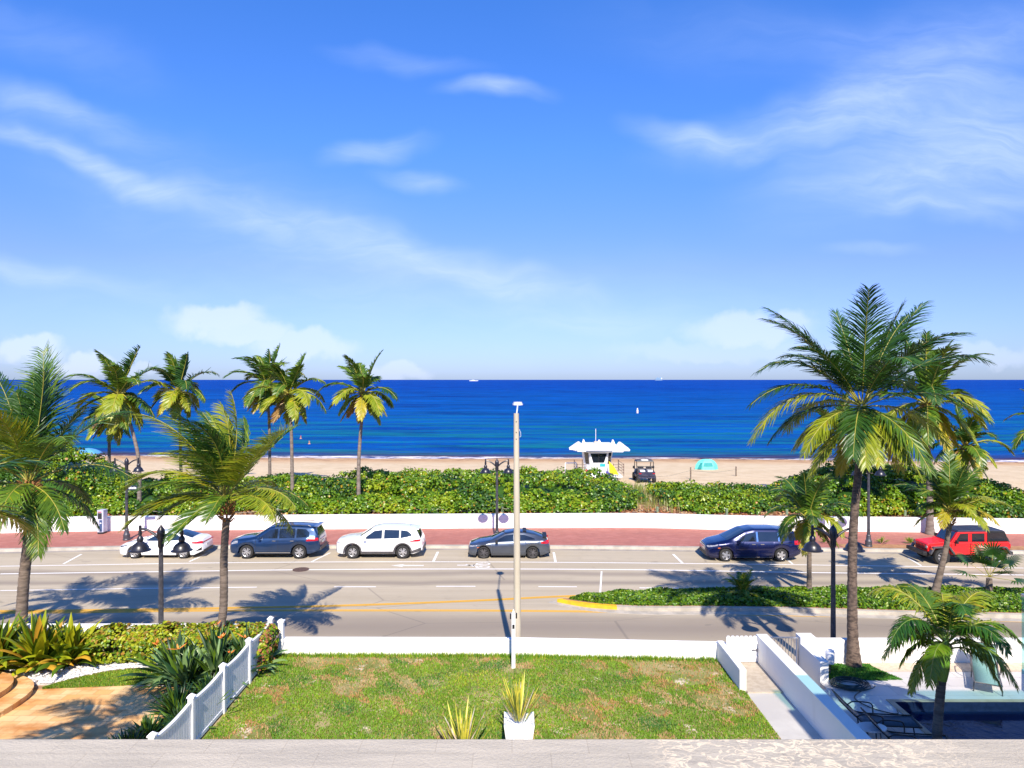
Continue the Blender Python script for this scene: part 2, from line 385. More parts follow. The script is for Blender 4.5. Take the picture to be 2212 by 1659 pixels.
# ------------------------------------------------------------------ painted markings
def mark_strip(g, pts, wid, z=.006, x0=None, x1=None, n=90):
    L = curve(pts, z, n) if x0 is None else curve(pts, z, n)
    g.strip(shift(L, -wid/2), shift(L, wid/2))
g = MB(); mark_strip(g, PARK, .12); mark_strip(g, BIKE, .15)
for (x1,y1,x2,y2,wd) in ((176,1197,137,1218,.12),(447,1196,409,1213,.12),(713,1194,673,1213.5,.12),(946,1192,936,1213,.13),(1196,1193,1200,1213.5,.13),(1454,1197,1475,1217,.13),(1690,1200,1712,1218,.12),(1962,1205,1990,1222,.12)):
    a, b = at(x1,y1,.006), at(x2,y2,.0062); g.add([a+Vector((-wd/2,0,0)), a+Vector((wd/2,0,0)), b+Vector((wd/2,0,0)), b+Vector((-wd/2,0,0))], [(0,3,2,1)])
mk = [(0,1275.7,300,1271),(300,1271,555,1268.3),(722,1267.4,812,1267.4),(942,1266.4,1027,1266.4),(1163,1267,1246,1267.5),(1381,1269.8,1466,1270.3),(1600,1272.5,1690,1273)]
for (x1,y1,x2,y2) in mk:
    a, b = at(x1,y1,.006), at(x2,y2,.006); g.add([a+Vector((0,-.055,0)), b+Vector((0,-.055,0)), b+Vector((0,.055,0)), a+Vector((0,.055,0))], [(0,1,2,3)])
a, b = at(1299.5,1234,.006), at(1296.5,1281,.006)
g.add([a+Vector((-.04,0,0)), a+Vector((.04,0,0)), b+Vector((.04,0,0)), b+Vector((-.04,0,0))], [(0,3,2,1)])
g.build('white_road_markings', 'mark_white', kind='structure')
g = MB()
for dy in (-.068, .068): 
    L = shift(curve(YEL, .006, 90), dy); g.strip(shift(L,-.05), shift(L,.05))
YU = [(-60,1320.5),(330,1316),(500,1313),(737,1308),(900,1302.5),(1075,1295),(1180,1289.5),(1260,1286.2)]
for dy in (-.068, .068):
    L = shift(curve(YU, .0105, 60), dy); g.strip(shift(L,-.05), shift(L,.05))
g.build('yellow_road_markings', 'mark_yellow', kind='structure')
# bicycle symbol and arrow, lying on the bike lane; they point against +X
def flatpoly(g, pts, o, z=.007): g.add([(o[0]+p[0], o[1]+p[1], z) for p in pts], [tuple(range(len(pts)))])
g = MB(); o = at(880, 1221.8)
flatpoly(g, [(-.86,0),(-.16,-.30),(-.28,-.10),(.86,-.10),(.86,.10),(-.28,.10),(-.16,.30)], o)
g.build('bike_lane_arrow', mat('faded_white', (.74,.71,.66), (.52,.48,.43), 12, .8, fac=(.4,.7)), kind='structure')
g = MB(); o = at(1030, 1221.6)
def ring(cx, cy, r, w_):
    n = 20; A = [(o[0]+cx+r*1.5*math.cos(2*math.pi*k/n), o[1]+cy+r*math.sin(2*math.pi*k/n), .007) for k in range(n+1)]
    B = [(o[0]+cx+(r*1.5-w_)*math.cos(2*math.pi*k/n), o[1]+cy+(r-w_)*math.sin(2*math.pi*k/n), .007) for k in range(n+1)]
    g.strip(A, B)
def seg(x1,y1,x2,y2,w_=.07):
    d = Vector((x2-x1,y2-y1)).normalized(); q = Vector((-d.y,d.x))*w_/2
    flatpoly(g, [(x1+q.x,y1+q.y),(x1-q.x,y1-q.y),(x2-q.x,y2-q.y),(x2+q.x,y2+q.y)], o, .008)
ring(.32,.31,.27,.12); ring(.32,-.31,.27,.12)
seg(.32,.31,-.2,.1,.10); seg(.32,-.31,-.2,.0,.10); seg(-.15,.2,-.2,-.25,.10); seg(-.2,.02,-1.05,.05,.16); seg(-.6,.22,-.25,-.12,.12)
g.build('bicycle_symbol', 'faded_white' if 'faded_white' in M else bpy.data.materials['faded_white'], kind='structure')
# manhole
o = at(650, 1230.6); g = MB(); g.lathe((o.x,o.y,.008), [(.42,0),(.42,.012),(.36,.014),(.36,.010),(.02,.012)], 24)
for k in range(6):
    an = k*math.pi/6; g.box((o.x-.33*abs(math.cos(an))-.01, o.y-.3+.1*k, .018),(o.x+.33*abs(math.cos(an))+.01, o.y-.27+.1*k, .024))
g.build('manhole_cover', mat('rusty_iron', (.07,.045,.04), (.12,.07,.05), 9, .7), label='round rusty iron manhole cover set in the bike lane line beside the white SUV', cat='manhole cover')

# ------------------------------------------------------------------ median island
MB_ = [(1177,1301),(1200,1304),(1260,1311),(1331,1318),(1560,1320.5),(1700,1322.5),(1881,1328.5),(2212,1336)]
md_near = curve([(1203,1303),(1240,1309.5),(1331,1317.5),(1560,1320.5),(1700,1322.5),(1881,1328),(2212,1336)], 0, 60)
far_y = lambda x: float(np.interp(x, [2.0, 4.2, 6.5, 10, 14, 22, 40], [31.6, 32.35, 32.7, 32.95, 33.1, 33.0, 32.2]))
def med_near(x): return float(np.interp(x, [p.x for p in md_near]+[45], [p.y for p in md_near]+[28.6]))
def med_poly(inset, x0, x1, n=60):
    xs = np.linspace(x0, x1, n); xn = 2.0
    A = []; B = []
    for x in xs:
        k = min(1.0, max(0, (x-xn-inset*.6)/1.6)); k = math.sqrt(max(0, 1-(1-k)**2))
        m_ = (med_near(max(x,xn))+far_y(x))/2; 
        A.append((x, m_+(med_near(max(x,xn))+inset-m_)*k)); B.append((x, m_+(far_y(x)-inset*.6-m_)*k))
    return A, B
def slab(A, B, z0, z1, name, m, **k):
    g = MB(); g.strip([(x,y,z1) for x,y in A], [(x,y,z1) for x,y in B]); g.strip([(x,y,z0) for x,y in A], [(x,y,z1) for x,y in A]); g.strip([(x,y,z1) for x,y in B], [(x,y,z0) for x,y in B])
    return g.build(name, m, **k)
A, B = med_poly(-.45, 1.55, 45); slab(A, B, 0, .010, 'median_gutter', 'curb', kind='structure')
A, B = med_poly(0, 2.0, 4.5, 30); slab(A, B, .009, .156, 'median_nose_kerb', 'yellow_curb', kind='structure')
A, B = med_poly(0, 4.5, 45, 50); slab(A, B, .009, .15, 'median_kerb', 'curb', kind='structure')
A, B = med_poly(.22, 2.25, 45, 80); slab(A, B, .1, .162, 'median_soil', 'soil', kind='structure')

rs = np.random.RandomState(7)
def cover(name, n, xr, fn_lo, fn_hi, zb, hfun, size, mats, probs, kind='stuff', up=.75, seed=3, aspect=1.3):
    r = np.random.RandomState(seed); x = r.uniform(xr[0], xr[1], n); t = r.random(n)
    lo = np.array([fn_lo(q) for q in x]); hi = np.array([fn_hi(q) for q in x]); y = lo+(hi-lo)*t
    edge = np.minimum(np.minimum(y-lo, hi-y)/.25, 1).clip(.25, 1)
    h = hfun(x, y)*edge
    z = zb+h*(1-r.random(n)**2*.75)
    N = nrm(r.normal(size=(n,3))*.75+np.array([0,-.25,up])); P = np.stack([x,y,z],1)
    V, Q = leaves(P, N, size, r, aspect); mi = r.choice(len(mats), n, p=probs); return fast_mesh(name, V, Q, np.concatenate([mi,mi]), mats)
def lumpy(sc, lo, hi, seed):
    r = np.random.RandomState(seed); ph = r.uniform(0,6.28,(8,)); k = r.uniform(.5,1.8,(8,2))*sc
    def f(x, y):
        s = sum(np.sin(k[i,0]*x+k[(i+3)%8,1]*y+ph[i]) for i in range(8))/8
        return lo+(hi-lo)*(s*.9+.5).clip(0,1)
    return f
def mn(x): return med_near(max(x,2.0))+.24
def mf(x): return far_y(x)-.14
M['gc_a'] = leafm('gc_a', (.11,.23,.012), (.07,.17,.010), 3)
M['gc_b'] = leafm('gc_b', (.22,.32,.015), (.15,.25,.012), 3)
M['gc_c'] = leafm('gc_c', (.018,.05,.010), (.028,.07,.012), 3)
cv = cover('ground_cover', 34000, (2.6, 27), lambda x: (mn(x) if x > 3.6 else (mn(x)+mf(x))/2-(x-2.5)*.45), lambda x: (mf(x) if x > 3.6 else (mn(x)+mf(x))/2+(x-2.5)*.4), .16, lumpy(2.2,.09,.27,5), .085, ['gc_a','gc_b','gc_c'], [.5,.3,.2])
tag(cv, kind='stuff', label='low green ground cover filling the planted median', cat='ground cover')

# ------------------------------------------------------------------ far white wall (curved), dune, beach, sea
g = MB(); xs2 = np.linspace(-75, 80, 150); yb = [yat(wb, x) for x in xs2]
P_ = lambda dy, z: [Vector((x, y+dy, z)) for x, y in zip(xs2, yb)]
g.strip(P_(0,.1), P_(0,.72)); g.strip(P_(0,.72), P_(.015,.725)); g.strip(P_(.015,.725), P_(.015,.745)); g.strip(P_(.015,.745), P_(-.01,.75)); g.strip(P_(-.01,.75), P_(-.01,1.02)); g.strip(P_(-.01,1.02), P_(.03,1.04)); g.strip(P_(.03,1.04), P_(.42,1.04)); g.strip(P_(.42,1.04), P_(.44,.3))
g.build('white_sea_wall', 'white_wall', smooth=True, ang=20, label='long low curved white wall between the red brick pavement and the sea grape bushes', cat='wall')
def terr(x, y):
    yw = np.interp(x, xs2, yb)
    t = ((y-yw)/12).clip(0,1)
    z = .88+.14*t + .06*np.sin(x*.7+y*.3)+.05*np.sin(x*.31-y*.8)
    z = z - .0000*x
    shore = 91.5-.05*x+.8*np.sin(x*.08)
    s = ((y-62)/(shore-62)).clip(0,1.6)
    zb = 1.0-1.3*np.minimum(s,1)**1.15-(s-1).clip(0,1)*3
    out = np.where(y > 62, zb+.02*np.sin(x*.9+y*.5)*(s<1), z*(1-((y-58)/4).clip(0,1))+(1.0)*((y-58)/4).clip(0,1))
    return out
def grid(name, xa, xb, nx, ya, yb2, ny, fn, m, **k):
    X, Y = np.meshgrid(np.linspace(xa, xb, nx), np.linspace(ya, yb2, ny)); Z = fn(X, Y)
    V = np.stack([X,Y,Z],-1).reshape(-1,3); i = np.arange(nx*ny).reshape(ny,nx)
    Q = np.stack([i[:-1,:-1], i[:-1,1:], i[1:,1:], i[1:,:-1]], -1).reshape(-1,4)
    o = fast_mesh(name, V, Q, np.zeros(len(Q)), [m], smooth=True); return tag(o, **k)
def sand_mat():
    m = bpy.data.materials.new('beach_sand'); m.use_nodes = True; t = NT(m.node_tree); p = m.node_tree.nodes['Principled BSDF']
    g = t.n('ShaderNodeNewGeometry').outputs['Position']; s = t.n('ShaderNodeSeparateXYZ'); t.l(g, s.inputs[0])
    c = t.mix(t.rng(t.noise(g, .7, 5, .6), .35, .7), (.60,.475,.31), (.52,.40,.25))
    c = t.mix(t.rng(t.noise(t.mapping(g, sc=(.4,2,1)), 1.4, 5, .7), .55, .75, 0, .5), c, (.45,.31,.20))
    # damp orange sand close to the water, seaweed wrack, litter of leaves near the wall
    wet = t.rng(s.outputs[2], .28, -.1); c = t.mix(t.math('MULTIPLY', wet, .8), c, (.50,.30,.15))
    wr = t.noise(t.mapping(g, sc=(.25,1,1)), 2.0, 6, .7)
    band = t.math('MULTIPLY', t.rng(s.outputs[2], .02, -.12), t.rng(wr, .48, .60)); c = t.mix(t.math('MULTIPLY', band, .85), c, (.16,.07,.04))
    lit = t.math('MULTIPLY', t.rng(s.outputs[1], 58, 48.5), t.rng(t.noise(g, 2.2, 5, .7), .3, .55)); c = t.mix(lit, c, (.30,.13,.06))
    t.l(c, p.inputs['Base Color']); p.inputs['Roughness'].default_value = .92; p.inputs['Specular IOR Level'].default_value = .15
    b = t.n('ShaderNodeBump'); b.inputs['Distance'].default_value = .08; t.l(t.noise(g, 3.2, 5, .6), b.inputs['Height']); t.l(b.outputs[0], p.inputs['Normal'])
    return m
M['beach_sand'] = sand_mat()
grid('beach', -140, 140, 260, 43.6, 110, 150, lambda X,Y: np.where(Y < np.interp(X, xs2, yb)+.3, -.3, terr(X,Y)), 'beach_sand', kind='structure')
def sea_mat():
    m = bpy.data.materials.new('sea_water'); m.use_nodes = True; t = NT(m.node_tree); p = m.node_tree.nodes['Principled BSDF']
    g = t.n('ShaderNodeNewGeometry').outputs['Position']; s = t.n('ShaderNodeSeparateXYZ'); t.l(g, s.inputs[0])
    shore = t.math('SUBTRACT', 91.5, t.math('MULTIPLY', s.outputs[0], .05))
    d = t.math('SUBTRACT', s.outputs[1], shore)
    far = t.rng(d, 40, 900)
    c = t.mix(far, (.0006,.075,.330), (.0005,.060,.350))
    n1 = t.noise(t.mapping(g, sc=(.35,1,1)), .10, 5, .65)
    c = t.mix(t.rng(n1, .38, .68), c, t.mix(far, (.001,.058,.215), (.0004,.024,.165)))
    green = t.math('MULTIPLY', t.rng(d, 180, 8), t.rng(t.noise(t.mapping(g, sc=(.16,1,1)), .16, 4, .6, .4), .42, .62)); c = t.mix(t.math('MULTIPLY', green, .8), c, (.004,.150,.185))
    near = t.rng(d, 12, 0); c = t.mix(t.math('MULTIPLY', near, .85), c, (.035,.050,.11))
    weed = t.math('MULTIPLY', t.rng(d, 9, 0), t.rng(t.noise(t.mapping(g, sc=(.08,.6,1)), 1.3, 5, .6), .46, .62)); c = t.mix(weed, c, (.075,.028,.035))
    # whitecaps and broken foam at the edge
    wc = t.math('MULTIPLY', t.rng(t.noise(t.mapping(g, sc=(.22,1,1)), .42, 6, .72), .745, .79), t.rng(d, 900, 60)); c = t.mix(wc, c, (.6,.65,.7))
    edge = t.math('ADD', d, t.math('MULTIPLY', t.noise(t.mapping(g, sc=(.12,.3,1)), 1.0, 5, .65), 5.0))
    fo = t.math('MULTIPLY', t.rng(edge, 5.2, 3.2), t.rng(t.noise(t.mapping(g, sc=(.35,1.2,1)), 1.2, 6, .7), .42, .56)); c = t.mix(fo, c, (.80,.74,.74))
    # swell, waves, ripples; each fades with distance as it drops below what can be seen
    h1 = t.math('MULTIPLY', t.noise(t.mapping(g, sc=(.32,1,1)), .22, 3, .5), 1.0)
    h2 = t.math('MULTIPLY', t.noise(t.mapping(g, sc=(.42,1,1)), .85, 4, .6), .42)
    h3 = t.math('MULTIPLY', t.noise(t.mapping(g, sc=(.6,1,1)), 3.2, 3, .6), .07)
    hh = t.math('ADD', t.math('ADD', h1, h2), h3)
    b = t.n('ShaderNodeBump'); b.inputs['Distance'].default_value = 1.5; b.inputs['Strength'].default_value = .9; t.l(hh, b.inputs['Height'])
    # noise paints lit wave faces and dark troughs into the water colour
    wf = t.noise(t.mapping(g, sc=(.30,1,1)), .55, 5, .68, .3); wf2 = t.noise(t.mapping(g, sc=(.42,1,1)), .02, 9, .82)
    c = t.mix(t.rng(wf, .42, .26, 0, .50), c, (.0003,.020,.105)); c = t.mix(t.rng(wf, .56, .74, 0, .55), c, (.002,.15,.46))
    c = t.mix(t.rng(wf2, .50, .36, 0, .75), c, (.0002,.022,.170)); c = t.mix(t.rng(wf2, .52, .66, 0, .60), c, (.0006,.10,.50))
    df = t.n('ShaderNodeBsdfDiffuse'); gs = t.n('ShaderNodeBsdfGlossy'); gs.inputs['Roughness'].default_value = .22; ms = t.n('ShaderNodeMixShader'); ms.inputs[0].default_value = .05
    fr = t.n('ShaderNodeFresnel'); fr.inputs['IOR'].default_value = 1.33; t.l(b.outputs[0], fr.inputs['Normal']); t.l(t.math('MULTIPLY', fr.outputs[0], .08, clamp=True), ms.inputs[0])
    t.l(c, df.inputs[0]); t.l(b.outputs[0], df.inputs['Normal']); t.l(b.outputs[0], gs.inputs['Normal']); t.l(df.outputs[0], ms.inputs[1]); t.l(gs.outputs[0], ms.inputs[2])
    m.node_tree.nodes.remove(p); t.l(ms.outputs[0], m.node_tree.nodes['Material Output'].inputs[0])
    return m
M['sea_water'] = sea_mat()
g = MB(); g.add([(-60000,80,-.3),(60000,80,-.3),(60000,45000,-.3),(-60000,45000,-.3)], [(0,1,2,3)]); g.build('sea', 'sea_water', kind='structure')

# ------------------------------------------------------------------ sea grape thicket
top_px = [-200,0,60,110,170,215,260,330,430,640,700,800,1000,1200,1310,1345,1385,1450,1550,1650,1700,1760,1830,1900,1960,2040,2100,2160,2212,2400]
top_py = [945,945,938,944,952,972,998,1030,1040,1032,1034,1022,1022,1020,1032,1062,1058,1046,1052,1048,1030,1004,995,1003,1020,1035,1050,1062,1070,1075]
def env(x, y):
    yw = np.interp(x, xs2, yb); p_ = 1106+x/56.0*F
    top = H-(np.interp(p_, top_px, top_py)-HOR)/F*56.0 + .08
    t = ((y-yw-.9)/3.4).clip(0,1); t = t*t*(3-2*t)
    f = lumpy(.9, -.45, .45, 21)(x,y)+lumpy(2.6, -.32, .32, 22)(x,y)
    z0 = terr(x,y); h = (top-z0)*(.30+.70*t)+f*.7*(.5+.5*t)
    return z0, np.maximum(h, .1)
r = np.random.RandomState(11)
nc = 5200
cx = r.uniform(-50, 46, nc); cyw = np.interp(cx, xs2, yb)
bd = np.where(r.random(nc) < .45, r.uniform(.9, 2.6, nc), r.uniform(1.2, 9.6, nc)); cy = cyw+bd
z0, hh = env(cx, cy)
gap = (((cx > 9.4) & (cx < 10.5)) | ((r.random(nc) < .35) & (cx > 6.5) & (cx < 13) & (bd < 2.2)))
keep = ~gap & (hh > .35); cx, cy, z0, hh, bd = cx[keep], cy[keep], z0[keep], hh[keep], bd[keep]; nc = len(cx)
face = r.random(nc)
cz = z0+hh*np.where(bd < 3.4, 1-face*.85, .92)
rad = r.uniform(.20,.66,nc)
nl = 50
dirs = nrm(r.normal(size=(nc,nl,3))+np.array([0,-.35,.55])); pos = np.stack([cx,cy,cz],1)[:,None,:]+dirs*(rad[:,None,None])*(1-.35*r.random((nc,nl,1)))*np.array([1.15,1.0,.8])
N = nrm(dirs+r.normal(size=dirs.shape)*.55+np.array([0,0,.25])).reshape(-1,3)
pos = pos.reshape(-1,3); okz = pos[:,2] > np.repeat(z0, nl)+.12; pos = pos[okz]; N = N[okz]
V, Q = leaves(pos, N, .150, r, .95)
nzv = np.sin(cx*.55+1.3*np.sin(cy*.9+cx*.21))+.8*np.sin(cx*1.37+cy*.8)+.5*r.normal(size=nc)
tone = np.repeat(np.where(nzv > .75, 1, np.where(nzv < -.65, 2, 0)), nl)[okz]; rr = r.random(len(tone)); tone = np.where(rr < .25, r.choice(3, len(tone), p=[.4,.4,.2]), tone); tone = np.where(rr > .968, 3, tone)
th = fast_mesh('sea_grape_thicket', V, Q, np.concatenate([tone,tone]), ['grape_a','grape_b','grape_c','grape_d'])
tag(th, kind='stuff', label='dense thicket of round leaved sea grape bushes along the dune behind the white wall', cat='shrubbery')
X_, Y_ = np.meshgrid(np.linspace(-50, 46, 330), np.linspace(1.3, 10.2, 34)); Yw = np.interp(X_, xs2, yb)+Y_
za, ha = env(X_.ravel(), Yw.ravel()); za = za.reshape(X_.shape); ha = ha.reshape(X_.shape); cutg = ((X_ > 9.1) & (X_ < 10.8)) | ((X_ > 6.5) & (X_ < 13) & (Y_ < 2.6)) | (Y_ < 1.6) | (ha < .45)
Zc = np.where(cutg, za-.3, za+ha*.66); Vc = np.stack([X_, Yw, Zc],-1).reshape(-1,3); ii = np.arange(X_.size).reshape(X_.shape)  # smooth dark sheet inside the thicket; its colour stands in for inner shade
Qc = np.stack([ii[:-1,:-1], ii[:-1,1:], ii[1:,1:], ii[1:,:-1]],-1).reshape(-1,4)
tag(fast_mesh('sea_grape_shade_sheet', Vc, Qc, np.zeros(len(Qc)), ['grape_c'], smooth=True), kind='stuff', label='dark inner foliage under the outer sea grape leaves', cat='shrubbery')
# woody stems under the leaves
g = MB()
for k in range(420):
    i = r.randint(nc)
    if bd[i] > 4: continue
    p = Vector((cx[i], cy[i], z0[i]-.1)); q = p+Vector((r.uniform(-.5,.5), r.uniform(-.3,.3), hh[i]*.5)); e_ = q+Vector((r.uniform(-.5,.5), r.uniform(-.4,.2), hh[i]*.35))
    g.tube([p,q,e_], [.03,.022,.012], 4, cap=False)
g.build('sea_grape_stems', 'twig', kind='stuff', label='bare woody stems under the sea grape leaves', cat='stems')
# leaf litter strip
n = 5200; x = r.uniform(-48, 46, n); y = np.interp(x, xs2, yb)+r.uniform(.45, 2.4, n); P = np.stack([x,y,terr(x,y)+.03+.05*r.random(n)],1)
V, Q = leaves(P, nrm(r.normal(size=(n,3))*.5+np.array([0,0,1])), .15, r, .9); mi = r.choice(3, n, p=[.45,.35,.2])
M['lit_a'] = mat('lit_a', (.36,.13,.05), (.24,.08,.04), 2, .8); M['lit_b'] = mat('lit_b', (.48,.30,.14), (.38,.22,.10), 2, .8)
tag(fast_mesh('leaf_litter', V, Q, np.concatenate([mi,mi]), ['lit_a','lit_b','twig']), kind='stuff', label='fallen red brown leaves behind the sea wall', cat='leaf litter')
# dune grasses: blades
def blades(name, P, hgt, wid, mats, r, lean=.35, probs=None, curl=.5, parent=None, wind=(0,0)):
    n = len(P); az = r.uniform(0, 2*math.pi, n); d = np.stack([np.cos(az), np.sin(az), np.zeros(n)],1); s_ = np.stack([-np.sin(az), np.cos(az), np.zeros(n)],1)
    h = hgt*(.55+.75*r.random(n))[:,None]; ln = (lean*r.random(n))[:,None]; upv = np.array([[0,0,1.0]]); wv_ = np.array([[wind[0],wind[1],0]])
    a = P; m_ = P+upv*h*.55+d*h*ln*.5+wv_*h*.3; t_ = P+upv*h*(.95-ln*curl*.5)+d*h*ln*1.5+wv_*h
    w_ = (wid*(.6+.7*r.random(n)))[:,None]
    V = np.stack([a-s_*w_*.4, a+s_*w_*.4, m_+s_*w_*.5, m_-s_*w_*.5, t_+s_*w_*.06, t_-s_*w_*.06],1).reshape(-1,3)
    i = np.arange(n)[:,None]*6; Q = np.concatenate([i+np.array([[0,1,2,3]]), i+np.array([[3,2,4,5]])],0)
    mi = r.choice(len(mats), n, p=probs); return fast_mesh(name, V, Q, np.concatenate([mi,mi]), mats, parent=parent)
M['dune_grass'] = leafm('dune_grass', (.22,.27,.04), (.13,.20,.03), 2); M['dry_grass'] = leafm('dry_grass', (.45,.34,.15), (.35,.28,.10), 2)
n = 700; x = np.concatenate([r.normal(9.9,.5,n//2), r.normal(-16,3.0,n//2)]); y = np.concatenate([r.uniform(52,57,n//2), r.uniform(54.5,57,n//2)])
P = np.stack([x,y,terr(x,y)],1); tag(blades('dune_grass', P, .85, .035, ['dune_grass','dry_grass'], r, .4, [.8,.2]), kind='stuff', label='tufts of tall dune grass among the sea grapes', cat='grass')
n = 320; x = r.uniform(8.3,11.6,n); y = np.interp(x, xs2, yb)+r.uniform(.8,6,n); P = np.stack([x,y,terr(x,y)],1)
tag(blades('dune_grass', P, .75, .03, ['dune_grass','dry_grass'], r, .4, [.6,.4]), kind='stuff', label='thin dune grass on the bare sandy gap in the thicket', cat='grass')

# ------------------------------------------------------------------ palms
def frond_arrays(O, az, el, L, droop, wind, nl, ll, lw, r, hang=.35, sweep=.95, twist=0.0):
    "one feather frond: rachis points and leaflet quads"
    ns = 12; d = Vector((math.cos(az)*math.cos(el), math.sin(az)*math.cos(el), math.sin(el))); p = Vector(O); pts = [p.copy()]; dirs = []
    for i in range(ns):
        t = (i+1)/ns; dirs.append(d.copy()); p = p+d*(L/ns); pts.append(p.copy())
        d = (d+Vector((wind[0], wind[1], 0))*(.10*t)+Vector((0,0,-1))*droop*(.05+.22*t)*(1.15-abs(d.z)*.5 if d.z > -.8 else .2)).normalized()
    dirs.append(d.copy()); pts_ = np.array([list(q) for q in pts]); dd = np.array([list(q) for q in dirs])
    up = np.array([0,0,1.0]); side0 = np.array([-math.sin(az), math.cos(az), 0])
    t = np.linspace(.14, 1.0, nl); fi = t*ns; k = np.minimum(fi.astype(int), ns-1); fr = (fi-k)[:,None]
    base = pts_[k]*(1-fr)+pts_[k+1]*fr; D = nrm(dd[k]*(1-fr)+dd[np.minimum(k+1,ns)]*fr)
    S = nrm(side0[None,:]-D*(D@side0)[:,None]); U = np.cross(D, S); U = np.where((U[:,2:3] < 0), -U, U) if True else U
    shape = (np.sin(np.pi*np.clip((t-.05)/1.02,0,1)**.72)*.85+.22)[:,None]
    Vs = []; Qs = []; c = 0
    for sg in (-1, 1):
        j = r.normal(size=(nl,3))*.10
        fw = (sweep*(.6+.9*t))[:,None]
        dirn = nrm(S*sg+D*fw+U*(.28-.15*t)[:,None]+j+np.array([wind[0],wind[1],0])*.55+np.array([0,0,-hang])*(.35+.65*r.random((nl,1))))
        l_ = ll*shape*(.85+.3*r.random((nl,1)))
        mid = base+dirn*l_*.5; dirn2 = nrm(dirn+np.array([0,0,-1.0])*(hang*1.2+.06)+np.array([wind[0],wind[1],0])*.9+r.normal(size=(nl,3))*.08)
        tip = mid+dirn2*l_*.5; W_ = nrm(np.cross(dirn, U)+r.normal(size=(nl,3))*.35)*lw*(.35+.65*np.minimum(shape,1))
        Vs.append(np.stack([base-W_*.35, base+W_*.35, mid+W_*.5, mid-W_*.5, tip+W_*.06, tip-W_*.06],1).reshape(-1,3))
        i = np.arange(nl)[:,None]*6+c; Qs += [i+np.array([[0,1,2,3]]), i+np.array([[3,2,4,5]])]; c += nl*6
    return pts, np.concatenate(Vs), np.concatenate(Qs)
CM = ['frond_dark','frond_green','frond_lime','frond_yellow','frond_brown','rachis']
def palm(label, trunk, rad, crown, nf=24, L=2.6, seed=1, wind=(0,0), nl=38, ll=.62, lw=.045, group=None, el=(86,-52), droop=1.0, bark='bark', tone=.6, fibre=True, fibre_mat='fibre', coconuts=0, extra=(), shaft=None, hang=.30, skip=None, sweep=.95, name='palm_tree', rmul=1.0, old=.22, kinds=None, reflen=None):
    r = np.random.RandomState(seed); base = Vector(trunk[0]); T = thing(name, label, 'palm tree', base, group); nl = int(nl*1.25); lw *= 1.12
    # trunk: smooth curve through the given points with leaf scars
    P = [Vector(q) for q in trunk]; pts = []; n = 34 if len(P) > 1 else 2
    cum = [0]
    for a, b in zip(P, P[1:]): cum.append(cum[-1]+(b-a).length)
    for i in range(n+1):
        s_ = cum[-1]*i/n; k = max(j for j in range(len(P)-1) if cum[j] <= s_+1e-6); f = (s_-cum[k])/(cum[k+1]-cum[k]); 
        a, b = P[k], P[k+1]; p0 = P[k-1] if k else a*2-b; p3 = P[k+2] if k+2 < len(P) else b*2-a
        q = .5*((2*a)+(b-p0)*f+(2*p0-5*a+4*b-p3)*f*f+(3*a-p0-3*b+p3)*f**3); pts.append(q)
    rr = []
    for i in range(n+1):
        t = i/n; rr.append((rad[0]+(rad[1]-rad[0])*min(1, t*1.15))*(1+.05*(i%2))*(1+.55*math.exp(-t*14)))
    # finer rings
    fp = []; frr = []
    for i in range(n):
        for q in range(2): f = q/2; fp.append(pts[i]*(1-f)+pts[i+1]*f); frr.append((rr[i]*(1-f)+rr[i+1]*f)*(1.045 if q else .985))
    fp.append(pts[-1]); frr.append(rr[-1])
    g = MB(); g.tube([q-base for q in fp], frr, 12); tr = g.build('trunk', bark, T, smooth=True, ang=60)
    top = Vector(crown)
    if shaft:
        g = MB(); a, b = P[-1]-base, top-base; g.tube([a, a*.7+b*.3, a*.3+b*.7, b], [rad[1]*1.15, rad[1]*1.5, rad[1]*1.2, rad[1]*.6], 12); g.build('crownshaft', 'crownshaft', T, smooth=True)
    Vs = []; Qs = []; mi = []; off = 0; rg = MB(); rm = []
    w3 = (wind[0], wind[1])
    els = []
    specs = []
    for i in range(nf):
        a = i/(nf-1); az = i*2.39996+r.uniform(-.25,.25)+seed; e_ = R(el[0]+(el[1]-el[0])*(a**1.0))+r.normal()*.10
        Lf = L*(.72+.28*math.sin(math.pi*min(1, a*1.1+.18)))*r.uniform(.9,1.1)
        if reflen: Lf *= reflen(az, a)

        if skip and skip(az, a): continue
        if kinds: m_ = kinds(az, a, r)
        elif a < .35: m_ = r.choice([0,1], p=[.6-tone*.4,.4+tone*.4])
        elif a < .62: m_ = r.choice([0,1,2], p=[.12,.40,.48])
        elif a < 1-old: m_ = r.choice([1,2,3], p=[.22,.60,.18])
        else: m_ = r.choice([2,3,4], p=[.45,.33,.22])
        specs.append((az, e_, Lf, droop*(.8+.7*a), m_, a))
    for (az_d, el_d, Lx, dr, m_) in extra: specs.append((R(az_d), R(el_d), Lx, dr, m_, .5))
    for (az, e_, Lf, dr, m_, a) in specs:
        o_ = top-base+Vector((math.cos(az)*.06, math.sin(az)*.06, -.25*a))
        p_, V, Q = frond_arrays(o_, az, e_, Lf, dr, w3, nl, ll*Lf/L, lw, r, hang=hang*(.5+.9*a), sweep=sweep)
        Vs.append(V); Qs.append(Q+off); off += len(V)
        q_ = np.full(len(Q), m_); 
        if m_ in (1,2,3):
            fl = r.random(len(Q)) < .05; q_[fl] = min(m_+1, 4)
        # tips of old fronds scorch
        mi.append(q_); rg.cur = 0
        rg.tube(p_, [lw*.42*rmul*(1-.85*(k/len(p_)))+.004 for k in range(len(p_))], 4, cap=False)
    V = np.concatenate(Vs); Q = np.concatenate(Qs); mi = np.concatenate(mi)
    rv = np.array([list(x) for x in rg.v]); rq = np.array(rg.f)+len(V)
